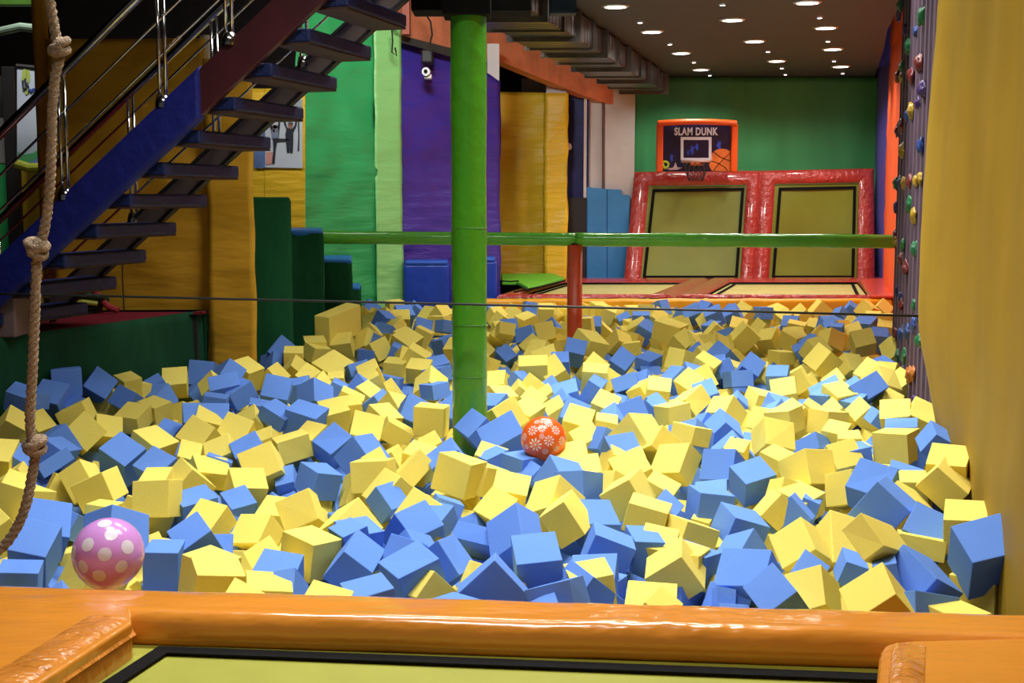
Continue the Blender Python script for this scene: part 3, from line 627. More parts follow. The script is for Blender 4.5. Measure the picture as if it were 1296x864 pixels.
def rail(base, ks, hp, hts, k0, k1, off, hr, z0):
    for k in ks:
        p = base(k) + AX * off; bm = bmesh.new()
        for dxx in (-.022, .022): tube(bm, [p + FL * dxx + Vector((0, 0, max(z0, SZ + .01 - p.z))), p + FL * dxx + Vector((0, 0, hp))], .012, 8)
        own(sc_, obj('baluster', bm, M_STEEL, smooth=True))
        bm = bmesh.new(); lathe(bm, [(.001, .05), (.04, .045), (.05, 0), (.05, -.03)], p + Vector((0, 0, max(z0, SZ + .035 - p.z))), 12); own(sc_, obj('baluster_foot', bm, M_STEEL, smooth=True))
    bm = bmesh.new(); tube(bm, [base(k0) + AX * off + Vector((0, 0, hp)), base(k1) + AX * off + Vector((0, 0, hp))], hr, 12); own(sc_, obj('handrail', bm, M_STEEL, smooth=True))
    for h in hts:
        bm = bmesh.new(); tube(bm, [base(k0) + AX * off + Vector((0, 0, h)), base(k1) + AX * off + Vector((0, 0, h))], .009, 8); own(sc_, obj('guard_rail', bm, M_STEEL, smooth=True))
rail(LP, (3.15, 6.05, 7.9), .94, (.46, .68), -3, 13.2, 0, .03, .16)
rail(RP, (-2.1, 2.6, 5.3, 8.0, 11.5), 1.0, (.27, .68, .85), -2.15, 13.2, .0, .028, .1)

# ------------------------------------------------------------------ green pole, beam, post, cable
pl = thing('padded_column', 'tall round green padded column standing in the foam pit', 'column', (-.279, 8.26, -1.06))
bm = bmesh.new(); n = 28; rows = []
for j in range(60):
    z = -1.05 + (3.75 + 1.05) * j / 59; r = .114 + .0012 * math.sin(z * 7) + (.002 if z > 1.95 else 0)
    rows.append([Vector((-.279 + (r + .0012 * noise.noise(Vector((math.cos(a) * 3, math.sin(a) * 3, z * 6)))) * math.cos(a), 8.26 + r * math.sin(a), z)) for a in [2 * PI * k / n for k in range(n + 1)]])
loft(bm, rows); own(pl, obj('green_wrap', bm, M_POLE, smooth=True))
bm = bmesh.new(); zc = ony(594, 22, 8.26).z; zc2 = ony(594, -60, 8.26).z; box(bm, -.279 - .16, -.279 + .145, 8.26 - .16, 8.26 + .16, zc, zc2, .01); own(pl, obj('black_cap', bm, M_DARK))
for z in (.28, .62, 1.25): 
    bm = bmesh.new(); tube(bm, [Vector((-.279 + .1158 * math.cos(a), 8.26 + .1158 * math.sin(a), z)) for a in [2 * PI * k / 30 for k in range(31)]], .003, 5); own(pl, obj('tape_seam', bm, mat('seam_dark_green', (58, 120, 30), .5)))
p0 = ony(540, 6, 8.6); p1 = ony(668, -20, 8.6); bm = bmesh.new(); box(bm, X(525, 8.7), X(672, 8.7), 8.5, 8.8, Zp(13, 8.5), Zp(-40, 8.5), .01)
tag(obj('trim_8', bm, M_DARK), kind='structure')
YM = 12.9
bmz = thing('padded_beam', 'long horizontal green padded beam crossing above the foam pit', 'beam', ony(728, 302, YM))
def bar(x0, x1, y0, y1, name, r=.066, Y0=YM, Y1=YM):
    bm = bmesh.new(); n = 40
    a, b = ony(x0, y0, Y0), ony(x1, y1, Y1); rows = []
    for i in range(n + 1):
        c = a.lerp(b, i / n); rows.append([c + Vector((0, (r + .004 * noise.noise(Vector((c.x * 5, k, 1)))) * math.sin(t), (r + .004 * noise.noise(Vector((c.x * 4, t, 5)))) * math.cos(t))) for k, t in enumerate([2 * PI * q / 16 for q in range(17)])])
    v = loft(bm, rows); bm.faces.new(v[0][:-1]); bm.faces.new(v[-1][:-1][::-1]); o = obj(name, bm, M_BEAMG, smooth=True); return o
own(bmz, bar(390, 728.5, 300, 303, 'left_sleeve'), bar(728.7, 1136, 303, 305.5, 'right_sleeve', .07))
bm = bmesh.new(); a, b = ony(728.1, 303, YM), ony(728.9, 303, YM); tube(bm, [a, b], .071, 16); own(bmz, obj('joint', bm, mat('dark_green_joint', (60, 110, 40), .5)))
bm = bmesh.new(); a = ony(391, 306, YM - .04); box(bm, a.x - .02, a.x + .02, YM - .05, YM + .05, a.z - .09, a.z, .005); own(bmz, obj('bracket', bm, M_TRIMW))
bm = bmesh.new(); tube(bm, [Vector((X(728, YM), YM, -1.05)), Vector((X(728, YM), YM, ony(728, 311, YM).z + .01))], .077, 20)
t = thing('support_post', 'orange-red round post holding up the green beam', 'post', (X(728, YM), YM, -1.05)); own(t, obj('post', bm, M_POST, smooth=True))
bm = bmesh.new(); zt = ony(728, 311, YM).z; tube(bm, [Vector((X(728, YM), YM, zt)), Vector((X(728, YM), YM, zt + .03))], .06, 16); own(t, obj('collar', bm, M_DKMETAL))
cpts = [ony(x, y, 7.93) for x, y in ((-40, 371), (60, 373), (324, 379), (594, 385), (870, 392), (1172, 400))]
bm = bmesh.new(); tube(bm, cpts, .0075, 8); tag(obj('safety_cable', bm, M_CABLE, smooth=True), 'thin black cable stretched across the whole foam pit', 'cable')

# ------------------------------------------------------------------ climbing rope
YR = 4.95
path = [(58, -60), (63, 0), (68, 30), (72, 55), (75, 75), (70, 95), (66, 140), (65, 190), (62, 250), (55, 295), (47, 316), (46, 345), (44, 400), (41, 470), (38, 535), (42, 562), (44, 580), (40, 605), (34, 635), (25, 660), (12, 682), (-4, 698), (-30, 712)]
def crs(pts, m):
    out = []
    for i in range(len(pts) - 1):
        p0, p1, p2, p3 = pts[max(i - 1, 0)], pts[i], pts[i + 1], pts[min(i + 2, len(pts) - 1)]
        for k in range(m):
            t = k / m; out.append(.5 * ((2 * p1) + (p2 - p0) * t + (2 * p0 - 5 * p1 + 4 * p2 - p3) * t * t + (3 * p1 - p0 - 3 * p2 + p3) * t ** 3))
    return out + [pts[-1]]
rp = crs([ony(x, y, YR - (.0006 * max(0, y - 600))) for x, y in path], 14)
rp2 = [rp[0]]
for p in rp[1:]:
    if (p - rp2[-1]).length > .012: rp2.append(p)
ro = thing('climbing_rope', 'thick natural fibre climbing rope with knots hanging at the left front', 'rope', rp2[-1])
bm = bmesh.new(); s = 0
for st_ in range(3):
    s = 0; pts = []
    for i, p in enumerate(rp2):
        if i: s += (p - rp2[i - 1]).length
        tg = (rp2[min(i + 1, len(rp2) - 1)] - rp2[max(i - 1, 0)]).normalized(); u = tg.cross(Vector((0, 1, 0))).normalized(); v = tg.cross(u)
        a = s / .085 * 2 * PI + st_ * 2 * PI / 3; pts.append(p + (u * math.cos(a) + v * math.sin(a)) * .0105)
    tube(bm, pts, .0118, 8)
own(ro, obj('twisted_cord', bm, M_ROPE, smooth=True))
for (x, y, rx, ry, th) in ((75, 60, 14, 9, .5), (47, 313, 15, 10, -.3), (44, 563, 15, 10, .25)):
    c = ony(x, y, YR); bm = bmesh.new(); k_ = YR / F
    for q, (tilt, off, R1) in enumerate(((th, .35, 1.0), (th - .5, -.45, .85), (th + .9, 0, .8))):
        pts = []
        for t in [2 * PI * j / 26 for j in range(27)]:
            ex, ez, ey = math.cos(t) * rx * k_ * R1 * .8, math.sin(t) * ry * k_ * .35, math.sin(t) * .030
            pts.append(c + Vector((ex * math.cos(tilt) - ez * math.sin(tilt), ey, ex * math.sin(tilt) + ez * math.cos(tilt) + off * ry * k_)))
        tube(bm, pts, .0165, 9)
    tube(bm, [c + Vector((-.02, -.01, -.03)), c + Vector((0, -.02, 0)), c + Vector((.02, -.01, .03))], .022, 9)
    own(ro, obj('knot', bm, M_ROPE, smooth=True))

# ------------------------------------------------------------------ climbing wall and holds
ca, cb = Vector((2.82, 8.15, 0)), Vector((3.645, 11.9, 0))
cn = Vector((-(cb - ca).y, (cb - ca).x, 0)).normalized()
cw = thing('climbing_wall', 'striped mauve climbing wall with coloured holds on the right side', 'climbing wall', ((ca + cb) / 2) + Vector((0, 0, -1.0)))
bm = bmesh.new(); n = 110; rows = []
c0 = ca - (cb - ca) * .08
for i in range(n + 1):
    t = i / n; p = c0.lerp(cb, t) + cn * .045 * (1 if math.sin(t * 2 * PI * 13) > 0 else 0)
    rows.append([p + Vector((0, 0, z)) for z in (-1.0, .5, 1.5, 2.5, 3.6)])
loft(bm, rows)
e = rows[-1]; loft(bm, [e, [q - cn * .4 + (cb - ca).normalized() * .02 for q in e]])
own(cw, obj('ribbed_panel', bm, mat('mauve_ribbed_panel', (82, 62, 78), .7, .15, 6)))
HC = dict(g=(30, 130, 70), b=(34, 76, 160), p=(78, 40, 120), y=(220, 176, 30), r=(140, 36, 32), n=(36, 40, 96), o=(230, 130, 30))
HL = [(1143, 5, 'g', 5), (1141, 20, 'p', 4), (1171, 20, 'g', 6), (1149, 37, 'p', 4), (1163, 40, 'b', 4), (1153, 60, 'g', 5), (1167, 80, 'r', 6), (1145, 84, 'g', 4), (1139, 97, 'r', 4), (1143, 98, 'y', 3), (1157, 96, 'r', 5), (1172, 112, 'p', 6), (1165, 131, 'p', 4), (1156, 140, 'y', 5), (1151, 146, 'b', 4), (1144, 158, 'r', 5), (1139, 166, 'p', 4), (1145, 190, 'y', 5), (1169, 185, 'b', 5), (1137, 232, 'g', 4), (1142, 231, 'b', 4), (1147, 232, 'y', 4), (1155, 229, 'r', 5), (1162, 229, 'y', 4), (1168, 225, 'y', 4), (1137, 263, 'p', 4), (1155, 258, 'g', 5), (1160, 273, 'y', 5), (1135, 297, 'r', 3), (1136, 306, 'y', 3), (1146, 309, 'g', 4), (1161, 316, 'g', 5), (1143, 327, 'r', 4), (1150, 338, 'r', 5), (1138, 369, 'n', 4), (1143, 377, 'n', 4), (1144, 386, 'r', 4), (1160, 386, 'g', 4), (1167, 402, 'b', 4), (1137, 422, 'r', 4), (1144, 422, 'b', 5), (1152, 420, 'b', 5), (1160, 412, 'b', 5), (1167, 431, 'g', 5), (1139, 450, 'g', 4), (1148, 450, 'g', 5), (1147, 471, 'p', 5), (1155, 475, 'o', 6), (1159, 472, 'o', 4), (1160, 510, 'p', 5)]
HN = dict(g='green', b='blue', p='purple', y='yellow', r='dark red', n='navy', o='orange')
for q, (x, y, c, s) in enumerate(HL):
    p = onpl(x, y, ca + cn * .03, cn); D = p.y; r = s * D / F * 1.6
    bm = bmesh.new(); bmesh.ops.create_icosphere(bm, subdivisions=3, radius=1)
    for v in bm.verts:
        co = v.co.copy(); k = 1 + .45 * noise.noise(co * 1.6 + Vector((q * 3.1, 0, 0))) + .2 * noise.noise(co * 4 + Vector((0, q, 0)))
        v.co = p + cn * (.012 + max(-.1, co.z * k) * r * .75) + Vector((0, 0, 1)) * co.y * k * r * 1.25 + (cb - ca).normalized() * co.x * k * r * 1.6
    h = obj('climbing_hold', bm, mat('hold_' + HN[c].replace(' ', '_'), tuple(v * .72 for v in HC[c]), .45, .15, 10), smooth=True); own(cw, h); h['label'] = HN[c] + ' climbing hold'  # hold colours darkened: the shade on their visible side is put into them
# right-hand yellow drape
def bow(s, z):
    d = 7.95 - s_end(s)
    w = math.exp(-(d / 1.1) ** 2)
    prof = .17 * math.exp(-((z - .75) / (.62 if z < .75 else 2.6)) ** 2)
    return Vector((-prof * w, 0, 0))
L0, L1 = Vector((1.05, 1.2)), Vector((2.74, 7.95)); LL = (L1 - L0).length
S_OFF = math.hypot(.13, 2.8)
def s_end(s): return 1.2 + ((s - S_OFF) / LL) * (7.95 - 1.2)
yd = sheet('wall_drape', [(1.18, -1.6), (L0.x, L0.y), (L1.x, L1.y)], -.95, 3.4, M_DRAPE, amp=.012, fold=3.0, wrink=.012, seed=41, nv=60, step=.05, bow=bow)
tag(yd, 'large yellow drape hanging along the right side, close to the camera', 'drape')

# ------------------------------------------------------------------ balloons
def balloon(name, label, x, y, rpx, D, rot, m, spots, sm, nm, stretch=1.06):
    c = ony(x, y, D); r = rpx * c.y / F * 1.005
    t = thing(name, label, 'balloon', c)
    bm = bmesh.new(); bmesh.ops.create_uvsphere(bm, u_segments=40, v_segments=24, radius=1)
    def sh(co, k=1.0):
        z = co.z; f = 1 - .10 * max(0, -z) ** 1.5
        return Vector((co.x * f * r * k, co.y * f * r * k, z * r * stretch * k))
    Rm = Matrix.Rotation(rot[0], 3, 'X') @ Matrix.Rotation(rot[1], 3, 'Y')
    for v in bm.verts: v.co = Rm @ sh(v.co)
    obj('skin', bm, m, t, smooth=True)
    kb = bmesh.new(); lathe(kb, [(.002, -stretch * r * .93), (.012, -stretch * r * .98), (.009, -stretch * r * 1.04), (.02, -stretch * r * 1.12)], (0, 0, 0), 14)
    for v in kb.verts: v.co = Rm @ v.co
    obj('neck', kb, m, t, smooth=True)
    RI = Rm.inverted()
    for (u, w, sr, kind) in spots:   # direction toward the camera, in units of the radius
        d = Vector((u, -math.sqrt(max(.02, 1 - u * u - w * w)), w)).normalized(); d = RI @ d
        e1 = d.cross(Vector((.3, .1, 1))).normalized(); e2 = d.cross(e1)
        bm = bmesh.new()
        if kind == 0:
            rows = []
            for ii in range(4):
                rows.append([Rm @ sh((d + (e1 * math.cos(a) + e2 * math.sin(a)) * sr * ii / 3).normalized(), 1.004) for a in [2 * PI * k / 20 for k in range(21)]])
            loft(bm, rows)
        else:
            for k in range(9):
                a = 2 * PI * k / 9
                vs = [Rm @ sh((d + (e1 * math.cos(a + da) + e2 * math.sin(a + da)) * sr * rr_).normalized(), 1.005) for da, rr_ in ((0, .28), (.22, .7), (.14, 1), (-.14, 1), (-.22, .7))]
                bm.faces.new([bm.verts.new(v) for v in vs])
            vs = [Rm @ sh((d + (e1 * math.cos(a) + e2 * math.sin(a)) * sr * .2).normalized(), 1.005) for a in [2 * PI * k / 8 for k in range(8)]]; bm.faces.new([bm.verts.new(v) for v in vs])
        obj(nm, bm, sm, t, smooth=True)
    return t
M_PINK = mat('lilac_latex', (210, 146, 220), .18, .03, 3, spec=.6)
balloon('balloon', 'lilac balloon with white polka dots at the front edge of the pit', 137, 701, 45.5, 4.66, (-.3, .12), M_PINK,
        [(-.30, .50, .195, 0), (.30, .72, .18, 0), (.21, .26, .19, 0), (.74, .36, .2, 0), (-.80, .22, .2, 0), (-.44, -.09, .185, 0), (.03, -.33, .195, 0), (.62, -.13, .18, 0), (-.82, -.38, .2, 0), (-.41, -.68, .2, 0), (0.02, .955, .2, 0)],
        mat('polka_white', (226, 218, 232), .3, .02), 'polka_dot', 1.03)
balloon('balloon', 'orange balloon with white flower print near the green column', 688, 556, 29, 7.2, (.35, -.15), M_BALLO,
        [(-.38, -.06, .30, 1), (.22, .12, .24, 1), (-.5, .52, .24, 1), (.52, .52, .22, 1), (-.1, .62, .18, 1), (-.85, .2, .18, 1), (.78, .05, .2, 1), (.2, .8, .2, 1), (-.1, .3, .12, 1), (.05, -.35, .14, 1), (-.75, -.2, .12, 1), (.55, -.25, .14, 1), (-.3, .85, .14, 1)],
        mat('flower_white', (236, 206, 196), .4, .02), 'flower_print', 1.03)

# ------------------------------------------------------------------ front trampoline
fz = -.06; pz = .055
ft = thing('front_trampoline', 'orange-padded trampoline with olive green bed in the foreground', 'trampoline', (0, 3.2, fz - .4))
A_ = onz(-80, 736, pz); B_ = onz(1400, 778, pz)
def padline(a, b, off): return a, b
# front pad: cross-section swept along the edge
a0, a1 = onz(-90, 735.5, pz), onz(1420, 778.5, pz); dd = (a1 - a0).normalized(); nn = Vector((dd.y, -dd.x, 0))
def sweep(name, a, b, prof, m, n=120, lump=.004, seed=0, wr=0.0, wz=0.0):
    d = (b - a).normalized(); nrm = Vector((d.y, -d.x, 0)); bm = bmesh.new(); rows = []
    for i in range(n + 1):
        t = i / n; c = a.lerp(b, t); r = []
        for u, z in prof:
            q = lump * noise.noise(Vector((c.x * 3, u * 6, seed))) + wr * noise.noise(Vector((c.x * 16 + u * 20 * 0, u * 5 + c.y * 16, seed + 2)))
            r.append(c + nrm * u + Vector((0, 0, z + q + (wz * math.exp(-((t - .655) / .085) ** 2) * max(0, min(1, u / .03)) * (noise.noise(Vector((c.x * 9 + u * 30, u * 45, seed + 5))) + .7 * noise.noise(Vector((c.x * 24, u * 60, seed + 8)))) if z > -.03 else 0))))
        rows.append(r)
    loft(bm, rows); return obj(name, bm, m, smooth=True)
W_ = .272
fp = [(-.0, -1.0), (-.0, -.5), (-.0, -.1), (.0, -.03), (.012, -.006), (.035, 0), (.05, .001), (.065, .002), (.08, .003), (.095, .004), (.11, .004), (.125, .004), (.14, .004), (.155, .004), (.17, .004), (.185, .003), (.2, .003), (.215, .004), (.232, .003), (.246, -.004), (.257, -.016), (.266, -.034), (W_, -.06), (W_ - .002, -.09), (W_ - .015, -.115), (W_ - .05, -.125)]
own(ft, sweep('front_pad', a0, a1, fp, M_ORANGE, 520, .006, 1, wz=.006))
# left and right side pads (running toward the camera)
def slab(name, pts, th, m, bev, seed, wr=.0):
    bm = bmesh.new(); prism(bm, pts, (0, 0, -th), bev, 4)
    bmesh.ops.subdivide_edges(bm, edges=bm.edges[:], cuts=3, use_grid_fill=True)
    o = obj(name, bm, m, smooth=False); return o
zs = pz + .006
l1, l2 = onz(166, 786, zs), onz(40, 868, zs); dl = (l2 - l1).normalized()
le = l1 + dl * 3.2
own(ft, slab('left_pad', [onz(-200, 748, zs), onz(140, 762, zs), onz(164, 768, zs), onz(167, 787, zs), le, le + Vector((-3.2, 0, 0))], .13, M_ORANGE, .012, 1))
# wrinkled hem strip of the left pad
def strip(name, a, b, w, z, m, n=80):
    d = (b - a).normalized(); nr = Vector((-d.y, d.x, 0));
    if nr.x > 0: nr = -nr
    bm = bmesh.new(); rows = []
    for i in range(n + 1):
        t = i / n; c = a.lerp(b, t); r = []
        for j in range(13):
            u = j / 12; wv_ = .007 * math.sin(PI * u) * noise.noise(Vector((t * 28 + u * 1.5, u * 2, 3)))
            r.append(c + nr * (w * (1 - u)) + Vector((0, 0, z + .004 + .008 * math.sin(PI * min(1, u * 1.0)) + wv_ - (.05 * max(0, u - .8) / .2) )))
        rows.append(r)
    loft(bm, rows); return obj(name, bm, m, smooth=True)
own(ft, strip('left_hem', onz(168, 788, zs) - dl * .02, le, .17, zs - onz(168, 788, zs).z, M_ORANGE_W))
r1 = onz(1113, 822, zs); r2 = onz(1108, 870, zs); drr = (r2 - r1).normalized(); re = r1 + drr * 3.0
own(ft, slab('right_pad', [onz(1118, 812, zs), onz(1150, 808, zs), onz(1500, 800, zs), onz(1500, 800, zs) + Vector((0, -3.2, 0)), re, r1], .13, M_ORANGE, .03, 2))
def strip2(name, a, b, w, m, n=60):
    d = (b - a).normalized(); nr = Vector((d.y, -d.x, 0))
    if nr.x < 0: nr = -nr
    bm = bmesh.new(); rows = []
    for i in range(n + 1):
        t = i / n; c = a.lerp(b, t); r = []
        for j in range(13):
            u = j / 12; wv_ = .006 * math.sin(PI * u) * noise.noise(Vector((t * 30 + u * 2.0, u * 2, 9)))
            fade = min(1, t * 14)
            r.append(c + nr * (w * (u - .12)) + Vector((0, 0, .004 + .022 * math.sin(PI * u) * fade + wv_ - (.05 * max(0, .2 - u) / .2))))
        rows.append(r)
    loft(bm, rows); return obj(name, bm, m, smooth=True)
own(ft, strip2('right_hem', onz(1128, 813, zs), re, .115, M_ORANGE_W))
bm = bmesh.new(); mb = [onz(-300, 800, fz), onz(1500, 812, fz), Vector((3.4, -.6, fz)), Vector((-3.4, -.6, fz))]
rows = []
for i in range(25):
    rows.append([mb[0].lerp(mb[1], i / 24).lerp(mb[3].lerp(mb[2], i / 24), j / 24) for j in range(25)])
loft(bm, rows); own(ft, obj('bed', bm, M_MAT, smooth=True))
def ribbon(pts, w, m, name, z):
    bm = bmesh.new(); rows = []
    P_ = [Vector((p.x, p.y, 0)) for p in pts]
    for i, p in enumerate(P_):
        t0 = (p - P_[i - 1]).normalized() if i else (P_[1] - p).normalized(); t1 = (P_[i + 1] - p).normalized() if i < len(P_) - 1 else t0
        tt = (t0 + t1).normalized(); nr = Vector((-tt.y, tt.x, 0)); k = 1 / max(.5, tt.dot(t1))
        rows.append([p + nr * w / 2 * k + Vector((0, 0, z)), p - nr * w / 2 * k + Vector((0, 0, z))])
    loft(bm, rows); o = obj(name, bm, m); md = o.modifiers.new('t', 'SOLIDIFY'); md.thickness = .006; return o
c1, c2, c3 = onz(140, 870, fz), onz(206, 826.5, fz), onz(1112, 861, fz)
c2b = onz(222, 827, fz)
own(ft, ribbon([c1 + (c1 - c2).normalized() * 2.5, c1, c2, c2b, c3, c3 + (c3 - c2b).normalized() * .15, ], .058, M_BLACK, 'webbing', fz + .008))
# padded wall of the pit under the front pad is the pad's own cover; steel frame below
bm = bmesh.new(); box(bm, -3.6, 3.0, 3.9, 4.05, -1.0, -.2); own(ft, obj('frame_rail', bm, M_DKMETAL))

